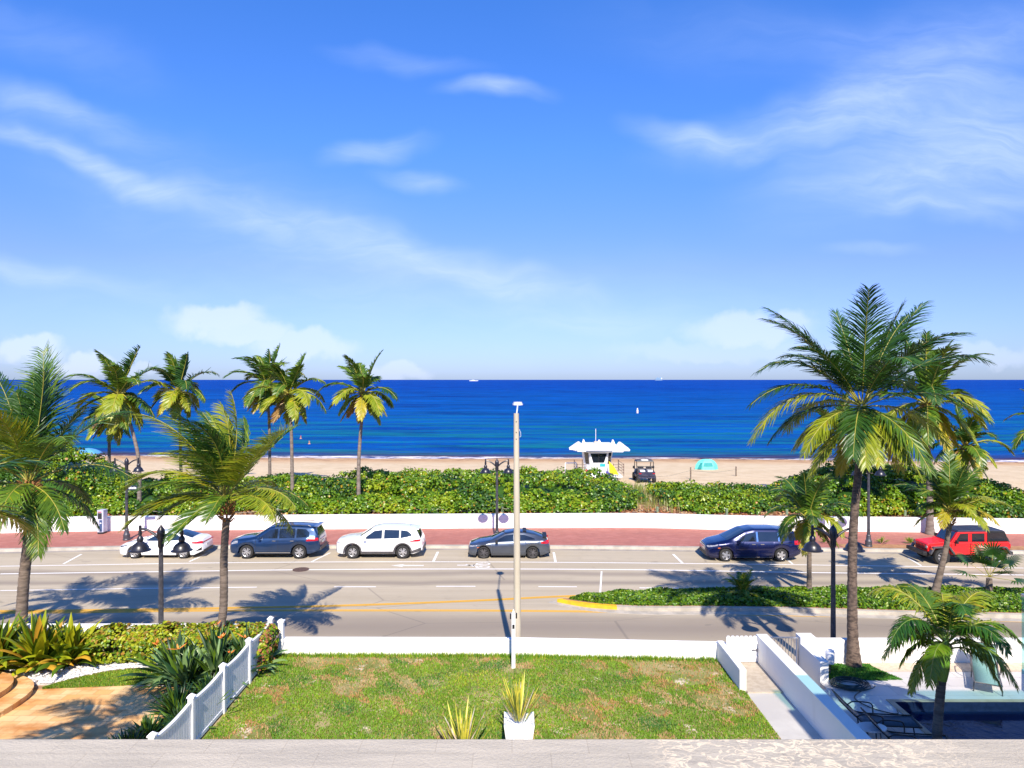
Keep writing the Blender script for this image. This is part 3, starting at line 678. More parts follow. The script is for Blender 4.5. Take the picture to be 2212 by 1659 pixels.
    fast_mesh('crown', np.concatenate([V, rv]), np.concatenate([Q, rq]), np.concatenate([mi, np.full(len(rq), 5)]), CM, parent=T)
    if fibre:
        g = MB(); c0 = P[-1]-base; ax = (top-P[-1]); 
        for k in range(46):
            an = k*2.4; h = (k/46); rr_ = rad[1]*1.05; p = c0+ax*(h*.95)+Vector((math.cos(an)*rr_, math.sin(an)*rr_, -.1)); q = p+Vector((math.cos(an)*.14, math.sin(an)*.14, .12))*(rad[1]/.12); e2 = q+Vector((math.cos(an)*.05, math.sin(an)*.05, r.uniform(-.2,.15)))*(rad[1]/.12)
            g.tube([p,q,e2], [rad[1]*.28, rad[1]*.2, rad[1]*.03], 4, cap=False)
        g.build('boot', fibre_mat, T)
    for k in range(coconuts):
        an = k*1.3; c = top-base+Vector((math.cos(an)*.22, math.sin(an)*.22, -.32-.07*(k%3)))
        g = MB(); g.lathe(c, [(.02,-.13),(.09,-.09),(.115,0),(.09,.09),(.02,.13)], 10); g.build('coconut', mat('coconut_skin', (.30,.34,.04), (.45,.30,.06), 3, .45) if 'coconut_skin' not in bpy.data.materials else bpy.data.materials['coconut_skin'], T, smooth=True)
    return T
def pv(x, y, Y): return atd(x, y, Y)
def tb(x, Y, z): return Vector(((x-1106)/F*Y, Y, z))
WL = (-.55, .05)     # sea wind blows the fronds to the left
# behind the sea wall, from left to right
palm('coconut palm with thin straight trunk partly behind the leaning palm at far left', [tb(236,54,.9), pv(236,950,54), pv(237,905,54)], (.12,.10), pv(240,888,54), 18, 3.2, 3, WL, 28, .85, .115, 'coconut palms along the dune', (60,-60), 1.0, 'bark_far')
palm('leaning coconut palm with yellow skirt in front of the thin straight one at far left', [tb(301,48.6,.9), pv(300,1000,48.6), pv(287,935,48.7), pv(268,875,48.8)], (.13,.10), pv(256,850,48.8), 25, 3.5, 4, WL, 32, .95, .115, 'coconut palms along the dune', (74,-56), .85, 'bark_far', old=.28)
palm('small windblown coconut palm standing between the leaning palm and the paired palms', [tb(392,57,.9), pv(388,900,57), pv(386,862,57)], (.12,.10), pv(385,842,57), 24, 3.3, 5, WL, 30, .95, .115, 'coconut palms along the dune', (76,-42), .9, 'bark_far')
palm('left and taller palm of the pair on the dune, its trunk half hidden', [tb(583,56,.9), pv(582,930,56), pv(578,850,56)], (.12,.10), pv(576,828,56), 26, 3.3, 6, WL, 30, .95, .115, 'coconut palms along the dune', (76,-46), .9, 'bark_far')
palm('right palm of the pair on the dune, with yellow drooping fronds', [tb(632,51,.9), pv(630,960,51), pv(627,880,51), pv(625,862,51)], (.13,.10), pv(625,846,51), 26, 3.2, 17, WL, 32, .9, .115, 'coconut palms along the dune', (74,-58), .85, 'bark_far', old=.25)
palm('lone slim coconut palm with eight or so spread fronds left of the concrete pole', [tb(775,48.3,.9), pv(775,1000,48.4), pv(781,910,48.5), pv(786,862,48.6)], (.135,.10), pv(784,846,48.6), 22, 3.1, 8, (-.15,0), 34, .85, .11, 'coconut palms along the dune', (76,-50), .85, 'bark_far', old=.3)
palm('coconut palm behind the wall just left of the tall garden palm trunk', [tb(1817,50,.9), pv(1818,1000,50), pv(1816,960,50)], (.13,.11), pv(1815,938,50), 22, 3.2, 9, (.1,0), 28, .85, .125, 'coconut palms along the dune', (80,-50), 1.0, 'bark_far')
palm('big coconut palm rooted in the red pavement behind the parked red car', [tb(2009,44.6,.15), pv(2008,1050,44.6), pv(2004,960,44.7), pv(2000,900,44.7)], (.19,.14), pv(2003,868,44.7), 27, 4.7, 10, (.12,0), 38, 1.15, .125, 'coconut palms along the dune', (86,-58), 1.0, 'bark_far', old=.3)
palm('coconut palm behind the sea wall, crown low beside the big pavement palm', [tb(2087,48,.9), pv(2087,1040,48), pv(2085,990,48)], (.14,.11), pv(2085,962,48), 22, 2.9, 12, (.2,0), 28, .8, .125, 'coconut palms along the dune', (82,-55), 1.0, 'bark_far')
palm('coconut palm at the right edge of the view, only its left fronds visible', [tb(2290,47,.9), pv(2280,1000,47), pv(2275,940,47)], (.18,.14), pv(2272,920,47), 20, 3.2, 13, (-.1,0), 30, .8, .125, 'coconut palms along the dune', (80,-50), 1.0, 'bark_far')
palm('coconut palm outside the left edge, its crown shadow lying on the travertine patio', [Vector((-10.1,10.8,LZ)), Vector((-9.9,10.8,4.5)), Vector((-9.8,10.9,7.0))], (.15,.12), Vector((-9.8,10.9,7.3)), 15, 2.5, 71, (-.2,.0), 46, .8, .042, None, (70,-40), .8, 'bark')
# street side palms on the median
palm('young coconut palm with slim trunk on the median beside the navy minivan', [tb(1748,32.3,.15), pv(1748,1230,32.3), pv(1748,1160,32.3), pv(1746,1135,32.3)], (.105,.09), pv(1745,1112,32.3), 24, 2.35, 14, (.05,0), 40, .62, .055, 'young coconut palms on the median', (80,-22), 1.0, 'bark', old=.25)
palm('leaning coconut palm on the median in front of the red car', [tb(2019,32.0,.15), pv(2030,1240,32.0), pv(2044,1180,32.0), pv(2052,1130,32.0)], (.15,.105), pv(2054,1098,32.0), 23, 2.6, 15, (.05,0), 42, .68, .055, 'young coconut palms on the median', (80,10), .62, 'bark', old=.25)
# garden palms on this side
palm('tall coconut palm with thick swollen foot growing from the turf square by the pool', [Vector((10.55,21.9,LZ)), pv(1841,1330,21.95), pv(1843,1150,22.0), pv(1856,1000,22.0), pv(1863,905,22.0)], (.15,.105), pv(1862,868,22.0), 28, 3.7, 31, (.0,0), 66, .92, .040, None, (80,-42), .66, 'bark_tall', fibre=False, old=.22, sweep=1.0,
     kinds=lambda az,a,r: (r.choice([0,1],p=[.85,.15]) if a < .5 else r.choice([0,1,2],p=[.2,.4,.4]) if a < .8 else r.choice([2,3],p=[.75,.25])),
     extra=[(20,60,4.1,.4,0),(162,58,4.1,.45,0),(182,24,4.0,1.15,2),(176,48,3.6,.9,0),(262,-38,2.2,.6,2),(285,-25,2.4,.8,2)])
palm('windblown coconut palm with ringed trunk rising from the bird of paradise bed', [Vector((-9.45,22.3,LZ)), pv(481,1330,22.3), pv(484,1200,22.3), pv(489,1120,22.3)], (.125,.11), pv(488,1064,22.3), 27, 3.35, 41, (-.85,.0), 66, .9, .034, 'coconut palms in the left garden', (86,4), .50, 'bark', old=.15, tone=1.0, hang=.25,
     kinds=lambda az,a,r: r.choice([0,1,2],p=[.12,.46,.42]) if a < .7 else r.choice([1,2],p=[.35,.65]), extra=[(185,40,3.4,1.0,2),(200,15,3.1,.9,2),(352,22,2.5,.7,2)])
palm('coconut palm at the far left, its crown cut by the picture edge', [Vector((-16.1,23.2,LZ)), pv(52,1250,23.2), pv(66,1130,23.2), pv(66,1070,23.2)], (.17,.14), pv(62,1034,23.2), 23, 3.5, 43, (-.3,.0), 62, .95, .042, 'coconut palms in the left garden', (86,-30), .62, 'bark', old=.12, tone=.6,
     kinds=lambda az,a,r: r.choice([0,1,2],p=[.55,.38,.07]), extra=[(88,78,4.5,.3,1),(150,70,4.4,.5,0),(100,70,4.3,.4,0),(5,62,3.0,.6,0)])
palm('dark coconut palm outside the left edge whose fronds reach into view', [Vector((-19.6,22.4,LZ)), Vector((-19.3,22.4,4.0)), Vector((-19.1,22.5,7.6))], (.2,.16), Vector((-19.1,22.5,7.9)), 18, 3.5, 44, (-.2,.0), 54, .95, .042, 'coconut palms in the left garden', (84,-40), .9, 'bark', old=.12)
palm('short bright palm with smooth green crownshaft beside the pool', [Vector((9.93,16.6,LZ)), pv(2026,1560,16.6), pv(2034,1470,16.65)], (.105,.095), pv(2044,1378,16.7), 21, 2.0, 52, (.12,0), 56, .52, .038, None, (66,2), 1.45, 'bark', fibre=False, shaft=True, hang=.6, skip=lambda az, a: a > .35 and math.sin(az) < -.72, name='palm_tree', sweep=.7,
     kinds=lambda az,a,r: r.choice([0,1,2],p=[.05,.50,.45]))
# small spiky palms on the median
palm('small spiky palm in the ground cover near the yellow median nose', [tb(1605,31.6,.15), pv(1605,1285,31.6)], (.16,.14), pv(1605,1278,31.6), 20, 1.05, 61, (0,0), 22, .30, .05, None, (80,5), .9, 'fibre', fibre=False, name='small_palm')
def fan_palm(label, x, y, Y, s=1.0, seed=5):
    T = thing('fan_palm', label, 'palm tree', tb(x,Y,.15)); r = np.random.RandomState(seed); g = MB(); c = Vector((0,0,.55*s)); g.tube([(0,0,0),(0,0,.5*s)],[.12*s,.09*s],8); g.build('trunk','bark',T,smooth=True)
    Vs=[]; n=0; g = MB()
    for i in range(11):
        az = i*2.4+.4; e_ = R(75-i*7.5); d = Vector((math.cos(az)*math.cos(e_), math.sin(az)*math.cos(e_), math.sin(e_))); hub = c+d*.75*s; g.cur = 1; g.tube([c,hub],[.014,.010],4,cap=False)
        sd_ = d.cross(Vector((0,0,1))).normalized(); up = sd_.cross(d); g.cur = 0
        for k in range(17):
            a = R(-105+k*13.1); q = d*math.cos(a)+sd_*math.sin(a); q = (q+up*.15).normalized(); L_ = .62*s*(.75+.25*math.cos(a)); w_ = q.cross(up).normalized()*.03*s
            m_ = hub+q*L_*.6; t_ = hub+q*L_+Vector((0,0,-.10*s)); g.add([hub-w_*.3,hub+w_*.3,m_+w_,m_-w_,t_+w_*.1,t_-w_*.1],[(0,1,2,3),(3,2,4,5)])
    g.build('crown', ['frond_dark','rachis'], T); return T
fan_palm('small fan palm with dark pleated leaves at the right end of the median', 2137, 1250, 32.3, 1.35)

# ------------------------------------------------------------------ street lamps
def make_lamp():
    T = thing('street_lamp', '', 'street lamp', (0,0,0), 'double arm street lamps')
    g = MB(); n = 16
    g.lathe((0,0,0), [(.21,0),(.21,.06),(.19,.10),(.19,.34),(.15,.40),(.13,.52),(.115,.62),(.13,.65),(.10,.70)], 20); g.build('base', 'lamp_pole', T, smooth=True, ang=25)
    g = MB(); prof = []
    # fluted shaft
    vv = []; ff = []; hs = [.70,1.5,2.5,3.5,4.42]
    for h in hs:
        rr = .088-.024*(h-.7)/3.7
        for k in range(32):
            t = 2*math.pi*k/32; q = rr*(1 if k%2 else .90); vv.append((q*math.cos(t), q*math.sin(t), h))
    for i in range(len(hs)-1):
        for k in range(32): ff.append((i*32+k, i*32+(k+1)%32, (i+1)*32+(k+1)%32, (i+1)*32+k))
    g.add(vv, ff); g.build('pole', 'lamp_pole', T)
    g = MB(); g.lathe((0,0,0), [(.075,4.25),(.095,4.30),(.095,4.50),(.115,4.56),(.125,4.75),(.11,4.84),(.06,4.92),(.03,4.96),(.005,5.02)], 14); g.build('pole_cap', 'dark_metal', T, smooth=True, ang=40)
    for s_ in (-1,1):
        g = MB(); pts = []
        for k in range(12):
            t = k/11; pts.append((s_*(.08+.60*t), 0, 4.56+.30*math.sin(t*1.75)**.9 if t > 0 else 4.56))
        g.tube(pts, [.046-.010*k/11 for k in range(12)], 8); g.tube([(s_*.68,0,4.97),(s_*.68,0,4.70)], .045, 10); g.build('arm', 'dark_metal', T, smooth=True)
        c = (s_*.68, 0, 0)
        g = MB(); g.lathe(c, [(.055,4.78),(.06,4.70),(.045,4.64),(.075,4.60),(.10,4.54),(.10,4.48),(.085,4.45),(.12,4.42),(.20,4.36),(.255,4.28),(.275,4.20),(.335,4.165),(.335,4.15),(.27,4.17),(.24,4.22),(.10,4.40)], 24, cap=False)
        sh = g.build('lamp_shade', 'dark_metal', T, smooth=True, ang=30)
        g = MB(); g.lathe(c, [(.01,4.17),(.12,4.20),(.16,4.26),(.12,4.34),(.01,4.36)], 14); g.build('lens', mat('lamp_lens', (.5,.5,.48), None, 4, .2) if 'lamp_lens' not in bpy.data.materials else bpy.data.materials['lamp_lens'], sh, smooth=True)
    return T
def copy_tree(o, parent=None):
    c = o.copy(); C.objects.link(c); c.parent = parent
    for ch in [q for q in ALLCH.get(o.name, [])]: copy_tree(ch, c)
    return c
def index_children():
    global ALLCH; ALLCH = {}
    for o in C.objects:
        if o.parent: ALLCH.setdefault(o.parent.name, []).append(o)
lamp0 = make_lamp(); index_children()
lamps = [((-11.45,23.15,.14),0,'double arm lamp with dark bell shades in front of the white sedan'),
 ((10.5,23.2,.14),0,'double arm lamp with dark bell shades rising behind the wall beside the tall garden palm'),
 ((-23.35,43.0,.15),.1,'far pavement lamp with a small sign blade, left of the ringed garden palm'),
 ((-.90,42.4,.15),0,'far pavement lamp behind the grey hatchback, close to the concrete pole'),
 ((20.75,41.3,.15),0,'far pavement lamp between the navy minivan and the red car')]
for i, (loc, rz, lab) in enumerate(lamps):
    o = lamp0 if i == 0 else copy_tree(lamp0); o.location = loc; o.rotation_euler.z = rz; o['label'] = lab
    if i == 2: L3 = o
g = MB(); g.box((.07,-.02,3.02),(.62,.02,3.30)); g.build('sign_blade', mat('sign_navy', (.02,.03,.06), None, 3, .4), L3, label='small dark blue sign blade on the lamp pole')
g = MB()
for k in range(5): g.box((.14+.09*k, -.026, 3.09), (.20+.09*k, -.022, 3.09+.13*(1 if k%2 else .8)))
g.build('sign_lettering', 'white_paint', L3)
g = MB(); g.lathe((0,0,0), [(.09,2.48),(.10,2.50),(.10,2.60),(.09,2.62)], 14); g.build('pole_band', 'dark_metal', L3)

# ------------------------------------------------------------------ tall concrete pole, white camera post, pay station
pb = Vector((.19,23.35,.14)); T = thing('concrete_pole', 'tall pale concrete utility pole with a flat lamp head, in mid view', 'pole', pb)
g = MB(); g.tube([(0,0,0),(-.03,0,4.5),(-.05,0,8.62)], [.125,.11,.085], 14); g.build('shaft', 'concrete', T, smooth=True, ang=50)
g = MB()
for z in (8.35,8.0,7.78): g = MB(); g.tube([(-.05,-.1,z),(-.05,-.08,z)], .017, 8); g.build('bolt_hole', 'black', T)
g = MB(); g.tube([(-.04,0,8.58),(-.02,.5,8.70),(.0,1.4,8.78),(.02,2.35,8.84)], .026, 8); g.build('bracket', 'white_metal', T)
g = MB(); g.prism([(.02+.19*math.cos(2*math.pi*k/16), 2.62+.30*math.sin(2*math.pi*k/16)) for k in range(16)], 8.80, 8.85); g.prism([(.02+.16*math.cos(2*math.pi*k/16), 2.60+.26*math.sin(2*math.pi*k/16)) for k in range(16)], 8.85, 8.91); g.build('lamp_head', 'white_metal', T)
g = MB(); g.tube([(.05,-.05,8.1),(.09,-.06,8.0),(.10,-.05,7.88),(.06,-.05,7.84)], .006, 5); g.build('loose_wire', 'white_metal', T)
p = Vector((.045,21.7,LZ)); T = thing('white_post', 'slim white post with small dark cameras on the lawn by the pole', 'post', p)
g = MB(); g.box((-.055,-.055,-.02),(.055,.055,1.66)); g.box((-.04,-.04,1.66),(.04,.04,1.78), .3); g.build('shaft', 'white_paint', T)
for x0, z0_ in ((-.11,1.50),(.065,1.52)):
    g = MB(); g.box((x0,-.05,z0_),(x0+.045,.06,z0_+.14)); g.build('camera_housing', 'black', T)
g = MB(); g.box((-.035,-.075,1.22),(.035,-.056,1.34)); g.build('sensor', 'black', T)
p = Vector((-25.9,44.8,.15)); T = thing('pay_station', 'tall grey and blue parking pay station by the white sea wall at left', 'pay station', p)
g = MB(); g.prism([(-.19,-.16),(.19,-.16),(.19,.30),(-.19,.30)], .12, 1.45); g.box((-.20,-.17,1.45),(.20,.31,1.50)); g.build('cabinet', mat('kiosk_grey', (.50,.52,.62), (.42,.44,.55), 3, .4), T)
g = MB(); g.box((-.18,-.15,0),(.18,.29,.12)); g.build('plinth', 'black', T)
g = MB(); g.box((-.15,-.175,.95),(.10,-.162,1.32)); g.build('screen', 'glass_dark', T)
g = MB(); g.box((-.05,-.175,.16),(.12,-.162,.88)); g.build('blue_panel', mat('kiosk_blue', (.05,.09,.20), None, 3, .4), T)
g = MB(); g.box((-.02,-.182,.66),(.08,-.176,.72)); g.build('ticket_slot', 'white_paint', T)
g = MB(); g.box((-.14,-.178,1.36),(.08,-.165,1.41)); g.build('top_label', 'lens_red', T)
# rope fence posts behind the wall
for k, x in enumerate([108,318,449,600,740,930,1085,1180,1290,1420,1570,1700,1955,2075]):
    P0 = tb(x, 48.0, 0); yw = yat(wb, P0.x); P0 = Vector(((x-1106)/F*(yw+1.0), yw+1.0, .85)); 
    if k == 0:
        PP = thing('fence_post', '', 'post', P0, 'stubby green posts of the rope fence'); g = MB(); g.lathe((0,0,0), [(.085,0),(.085,.50),(.06,.53)], 10); g.build('stake', mat('green_wood', (.20,.27,.16), (.14,.19,.12), 6, .9), PP); index_children(); o = PP
    else: o = copy_tree(PP)
    o.location = P0; o['label'] = 'stubby green wooden post of the rope fence behind the sea wall'
g = MB(); prev = None
for x in [318,449,600,740,930,1085,1180,1290]:
    yw = yat(wb, (x-1106)/F*47.5)+1.0; q = Vector(((x-1106)/F*yw, yw-.09, 1.28))
    if prev is not None: g.tube([prev, (prev+q)/2-Vector((0,0,.18)), q], .018, 5)
    prev = q
tag(g.build('fence_rope', mat('rope', (.30,.27,.22), (.2,.18,.14), 8, .9)), 'sagging grey rope strung between the stubby green posts', 'rope')

# ------------------------------------------------------------------ cars
def paint(name, c, c2=None, metal=.35, rough=.28): return mat(name, c, c2 or tuple(q*.85 for q in c), .8, rough, metal=metal, spec=.6, coat=1.0)
def arr(k): return np.array([q[0] for q in k]), np.array([q[1] for q in k])
class Car:
    def __init__(s, label, group, x0, ynear, L, Wd, top, belt, hw, rw, bot, wheels, wr, body, cat='car', name='parked_car', z=.0):
        s.T = thing(name, label, cat, (x0+L/2, ynear+Wd/2, z), group); s.L = L; s.W = Wd
        s.top, s.belt, s.hw, s.rw, s.bot = arr(top), arr(belt), arr(hw), arr(rw), arr(bot); s.wheels = wheels; s.wr = wr; s.ar = wr*1.16; s.mat = body
        s.shell()
    def f(s, k, x): return float(np.interp(x, *k))
    def zb(s, x):
        b = s.f(s.bot, x)
        for wx in s.wheels:
            d = abs(x-wx)
            if d < s.ar: b = max(b, s.wr+math.sqrt(s.ar**2-d*d))
        return b
    def sec(s, x):
        w_, rw, zb, zt = s.f(s.hw,x), s.f(s.rw,x), s.zb(x), s.f(s.top,x); be = min(s.f(s.belt,x), zt-.02)
        sill = max(zb, s.f(s.bot,x)); m_ = (zb*.35+be*.65)
        rw = min(rw, w_*.97); zt2 = zt-min(.06, (zt-be)*.35)
        P = [(w_*.94, zb), (w_*.985, zb+min(.07,(be-zb)*.25)), (w_, zb*.6+be*.4), (w_*.995, m_), (w_*.965, be-.035), (w_*.93, be+.005)]
        P += [((w_*.93)*(1-t)+rw*t, (be+.005)*(1-t)+zt2*t) for t in (.35,.7,1.0)]
        P += [(rw*.95, zt-(zt-zt2)*.45), (rw*.84, zt-(zt-zt2)*.12), (rw*.55, zt+.012), (0, zt+.018)]
        return P
    def shell(s):
        xs = list(np.linspace(0, s.L, int(s.L/.06)))
        for wx in s.wheels:
            for k in range(-9,10): xs.append(wx+s.ar*math.sin(k/9*math.pi/2)*.9995)
        xs = sorted(set(round(x,4) for x in xs if 0 <= x <= s.L)); g = MB(); n = len(s.sec(1)); vv = []; ff = []
        for x in xs:
            P = s.sec(x); ring = [(x,-a,b) for a,b in P]+[(x,a,b) for a,b in P[-2::-1]]; vv += [(a-s.L/2,b,c) for a,b,c in ring]
        m_ = 2*n-1
        for i in range(len(xs)-1):
            for k in range(m_-1): ff.append((i*m_+k, (i+1)*m_+k, (i+1)*m_+k+1, i*m_+k+1))
            ff.append((i*m_+m_-1, (i+1)*m_+m_-1, (i+1)*m_, i*m_))
        ff.append(tuple(range(m_))[::-1][::-1]); ff.append(tuple(range((len(xs)-1)*m_, len(xs)*m_))[::-1])
        g.add(vv, ff); o = g.build('body', s.mat, s.T, smooth=True, ang=42)
        bm = bmesh.new(); bm.from_mesh(o.data); bmesh.ops.recalc_face_normals(bm, faces=bm.faces); bm.to_mesh(o.data); bm.free(); o.data.set_sharp_from_angle(angle=R(42))
        s.body = o
    def side_y(s, x, z):
        P = s.sec(x)[:9]
        for a, b in zip(P, P[1:]):
            if a[1]-1e-6 <= z <= b[1]+1e-6: t = (z-a[1])/max(b[1]-a[1],1e-6); return a[0]+(b[0]-a[0])*t
        return P[-1][0] if z > P[-1][1] else P[0][0]
    def top_z(s, x, y):
        P = s.sec(x)[7:]; y = abs(y)
        for a, b in zip(P, P[1:]):
            if b[0]-1e-6 <= y <= a[0]+1e-6: t = (a[0]-y)/max(a[0]-b[0],1e-6); return a[1]+(b[1]-a[1])*t
        return P[0][1]
    def side(s, name, m, lo, hi, off=.006, both=True, parent=None, nz=5, nx=14, label=None):
        "patch on the flank between two (x,z) polylines that share their x range"
        lo, hi = arr(lo), arr(hi); x0, x1 = lo[0][0], lo[0][-1]; res = []
        for sg in ((-1,1) if both else (-1,)):
            g = MB(); vv = []
            for i in range(nx+1):
                x = x0+(x1-x0)*i/nx; a, b = np.interp(x,*lo), np.interp(x,*hi)
                for k in range(nz+1): z = a+(b-a)*k/nz; vv.append((x-s.L/2, sg*(s.side_y(x,z)+off), z))
            ff = []
            for i in range(nx):
                for k in range(nz): q = (i*(nz+1)+k, (i+1)*(nz+1)+k, (i+1)*(nz+1)+k+1, i*(nz+1)+k+1); ff.append(q if sg < 0 else q[::-1])
            g.add(vv, ff); res.append(g.build(name, m, parent or s.T, smooth=True, label=label))
        return res
    def over(s, name, m, x0, x1, f0=.9, f1=.9, off=.008, nx=12, ny=10, parent=None, bow=0.0):
        "patch on top (windscreen, rear window, sunroof)"
        g = MB(); vv = []
        for i in range(nx+1):
            t = i/nx; fr = f0+(f1-f0)*t
            for k in range(ny+1):
                u_ = -1+2*k/ny; x = x0+(x1-x0)*t+bow*(u_*u_); rw = s.f(s.rw, x)*fr; y = u_*rw; vv.append((x-s.L/2, y, s.top_z(x, y)+off))
        g.add(vv, [(i*(ny+1)+k, (i+1)*(ny+1)+k, (i+1)*(ny+1)+k+1, i*(ny+1)+k+1) for i in range(nx) for k in range(ny)])
        return g.build(name, m, parent or s.T, smooth=True)
    def bx(s, name, m, lo, hi, parent=None, top=1.0, mirror=False, label=None):
        for sg in ((-1,1) if mirror else (1,)):
            g = MB(); a = [lo[0]-s.L/2, lo[1]*sg, lo[2]]; b = [hi[0]-s.L/2, hi[1]*sg, hi[2]]
            if a[1] > b[1]: a[1], b[1] = b[1], a[1]
            g.box(a, b, top); o = g.build(name, m, parent or s.T, label=label)
        return o
    def wheels_(s, rim='alloy', spokes=10, tw=.22, rimr=.66, sw=.022, dark=False):
        for wx in s.wheels:
            for sg in (-1,1):
                c = (wx-s.L/2, sg*(s.W/2-.035-tw/2), s.wr); r_ = s.wr; h = tw/2
                g = MB(); g.lathe(c, [(r_*rimr,-h*.8),(r_*.86,-h),(r_*.96,-h*.88),(r_,-h*.6),(r_,h*.6),(r_*.96,h*.88),(r_*.86,h),(r_*rimr,h*.8)], 32, 'y', cap=False); g.lathe(c, [(r_*rimr,-h*.3),(r_*rimr,h*.3)], 24, 'y'); ty = g.build('wheel', 'rubber', s.T, smooth=True, ang=40)
                o_ = sg*h*.62; g = MB()
                g.lathe((c[0],c[1]+o_,c[2]), [(r_*rimr*.99,-.02),(r_*rimr*1.01,.0),(r_*rimr*.93,.012),(r_*rimr*.90,-.01)] , 32, 'y', cap=False)
                for k in range(spokes):
                    an = 2*math.pi*(k+.25*(1 if spokes > 7 and k%2 else 0))/spokes; ca, sa = math.cos(an), math.sin(an); px_, pz = -sa, ca
                    w0, w1 = sw*1.0, sw*1.25; r0, r1 = r_*.08, r_*rimr*.96; y0 = c[1]+o_+sg*.012; y1 = c[1]+o_+sg*.004
                    A = [(c[0]+ca*r0+px_*w0, y0, c[2]+sa*r0+pz*w0), (c[0]+ca*r0-px_*w0, y0, c[2]+sa*r0-pz*w0), (c[0]+ca*r1-px_*w1, y1, c[2]+sa*r1-pz*w1), (c[0]+ca*r1+px_*w1, y1, c[2]+sa*r1+pz*w1)]
                    Bk = [(a[0], a[1]-sg*.03, a[2]) for a in A]; g.add(A+Bk, [(0,1,2,3),(4,7,6,5),(0,4,5,1),(1,5,6,2),(2,6,7,3),(3,7,4,0)])
                g.lathe((c[0],c[1]+o_+sg*.012,c[2]), [(r_*.13,-.02),(r_*.13,.006),(.005,.010)] if sg > 0 else [(.005,-.010),(r_*.13,-.006),(r_*.13,.02)], 12, 'y')
                g.build('rim', rim, ty, smooth=True, ang=30)
        g = MB(); g.box((s.wheels[0]-s.L/2-.3, -s.W/2+.28, .20), (s.wheels[1]-s.L/2+.3, s.W/2-.28, .42)); g.build('underbody', 'black', s.T)
    def glass(s, polys, m='glass_dark'):
        for lo, hi in polys: s.side('side_window', m, lo, hi, off=.005)
    def seams(s, xs, z0, handles=(), hz=.86, hm=None):
        for x in xs:
            s.side('door_seam', 'black', [(x-.006,z0),(x+.006,z0)], [(x-.006,s.f(s.belt,x)-.03),(x+.006,s.f(s.belt,x)-.03)], .0025, nx=1, nz=8)
        for x in handles:
            for sg in (-1,1):
                g = MB(); y = s.side_y(x, hz); g.box((x-s.L/2-.10, sg*(y+.018)-.014, hz-.018), (x-s.L/2+.10, sg*(y+.018)+.014, hz+.018)); g.build('door_handle', hm or s.mat, s.T)
    def mirror(s, x, z, m=None):
        for sg in (-1,1):
            y = s.side_y(x, z); g = MB(); g.box((x-s.L/2-.06, sg*(y+.12)-.10, z-.02), (x-s.L/2+.09, sg*(y+.12)+.09, z+.15), .82); g.build('wing_mirror', m or s.mat, s.T, smooth=False)

GP = 'cars parked along the far kerb'
YN = 39.05
# --- white fastback saloon
wp = paint('paint_white', (.86,.86,.86), (.82,.82,.83), 0, .3)
L = 4.64
c = Car('white four door sedan parked at the left end of the row behind the near lamp', GP, -21.75, YN, L, 1.80,
  [(0,.62),(.08,.70),(.5,.84),(1.15,.97),(1.35,1.03),(2.05,1.38),(2.5,1.44),(3.0,1.42),(3.5,1.28),(4.05,1.10),(4.4,1.08),(4.58,1.00),(4.64,.78)],
  [(0,.58),(.5,.80),(1.3,.92),(2.5,.95),(3.7,.98),(4.3,1.0),(4.64,.74)], [(0,.62),(.12,.78),(.4,.87),(1,.9),(3.8,.9),(4.3,.86),(4.55,.76),(4.64,.66)],
  [(0,.55),(.5,.70),(1.3,.72),(2.1,.60),(3.0,.60),(3.6,.60),(4.1,.66),(4.6,.60),(4.64,.55)], [(0,.26),(.3,.20),(4.2,.20),(4.5,.34),(4.64,.40)], (.92,3.62), .33, wp)
c.over('windscreen','glass_blue',1.36,2.02,.93,.93); c.over('rear_window','glass_blue',3.22,4.02,.93,.92)
c.glass([([(1.52,.97),(2.62,.98)],[(1.52,.99),(2.1,1.29),(2.62,1.35)]),([(2.70,.98),(3.62,1.02)],[(2.70,1.35),(3.1,1.32),(3.62,1.06)])],'glass_blue')
c.side('tail_lamp','lens_red',[(4.10,.84),(4.60,.80)],[(4.10,.92),(4.60,.94)]); c.side('headlamp','glass_dark',[(.10,.60),(.55,.72)],[(.10,.66),(.55,.77)])
c.seams((1.42,2.66,3.45),.30,(2.48,3.40),.84); c.mirror(1.62,.97); c.side('rear_intake','black',[(4.30,.40),(4.60,.46)],[(4.30,.42),(4.60,.62)]); c.bx('rear_bumper','black',(4.60,-.6,.30),(4.665,.6,.44)); c.bx('number_plate','plate',(4.645,-.25,.62),(4.66,.25,.74)); c.bx('rear_lamp_bar','lens_red',(4.60,-.70,.84),(4.645,.70,.89)); c.bx('front_intake','black',(-.012,-.5,.30),(.03,.5,.45))
c.wheels_('alloy',10,.21,.68)
# --- dark blue SUV
bp = paint('paint_blue', (.010,.042,.12), (.008,.03,.085), .55, .3); L = 5.0
c = Car('dark blue family SUV parked between the white sedan and the white SUV', GP, -15.6, YN-.05, L, 1.94,
  [(0,.82),(.06,.95),(.4,1.05),(1.1,1.14),(1.38,1.20),(2.15,1.68),(2.5,1.76),(3.6,1.76),(4.5,1.71),(4.68,1.66),(4.86,1.30),(4.96,1.0),(5.0,.7)],
  [(0,.75),(.4,.98),(1.3,1.08),(3,1.10),(4.4,1.14),(4.8,1.12),(5.0,.68)], [(0,.70),(.12,.86),(.45,.94),(1,.97),(4.3,.97),(4.75,.90),(4.95,.80),(5,.72)],
  [(0,.66),(.5,.78),(1.3,.80),(2.2,.70),(4.4,.68),(4.7,.68),(4.9,.78),(5,.7)], [(0,.34),(.3,.28),(4.5,.28),(4.8,.40),(5.0,.46)], (.98,3.88), .375, bp)
c.over('windscreen','glass_blue',1.42,2.12,.92,.92); c.over('rear_window','glass_dark',4.69,4.87,.86,.86,nx=8)
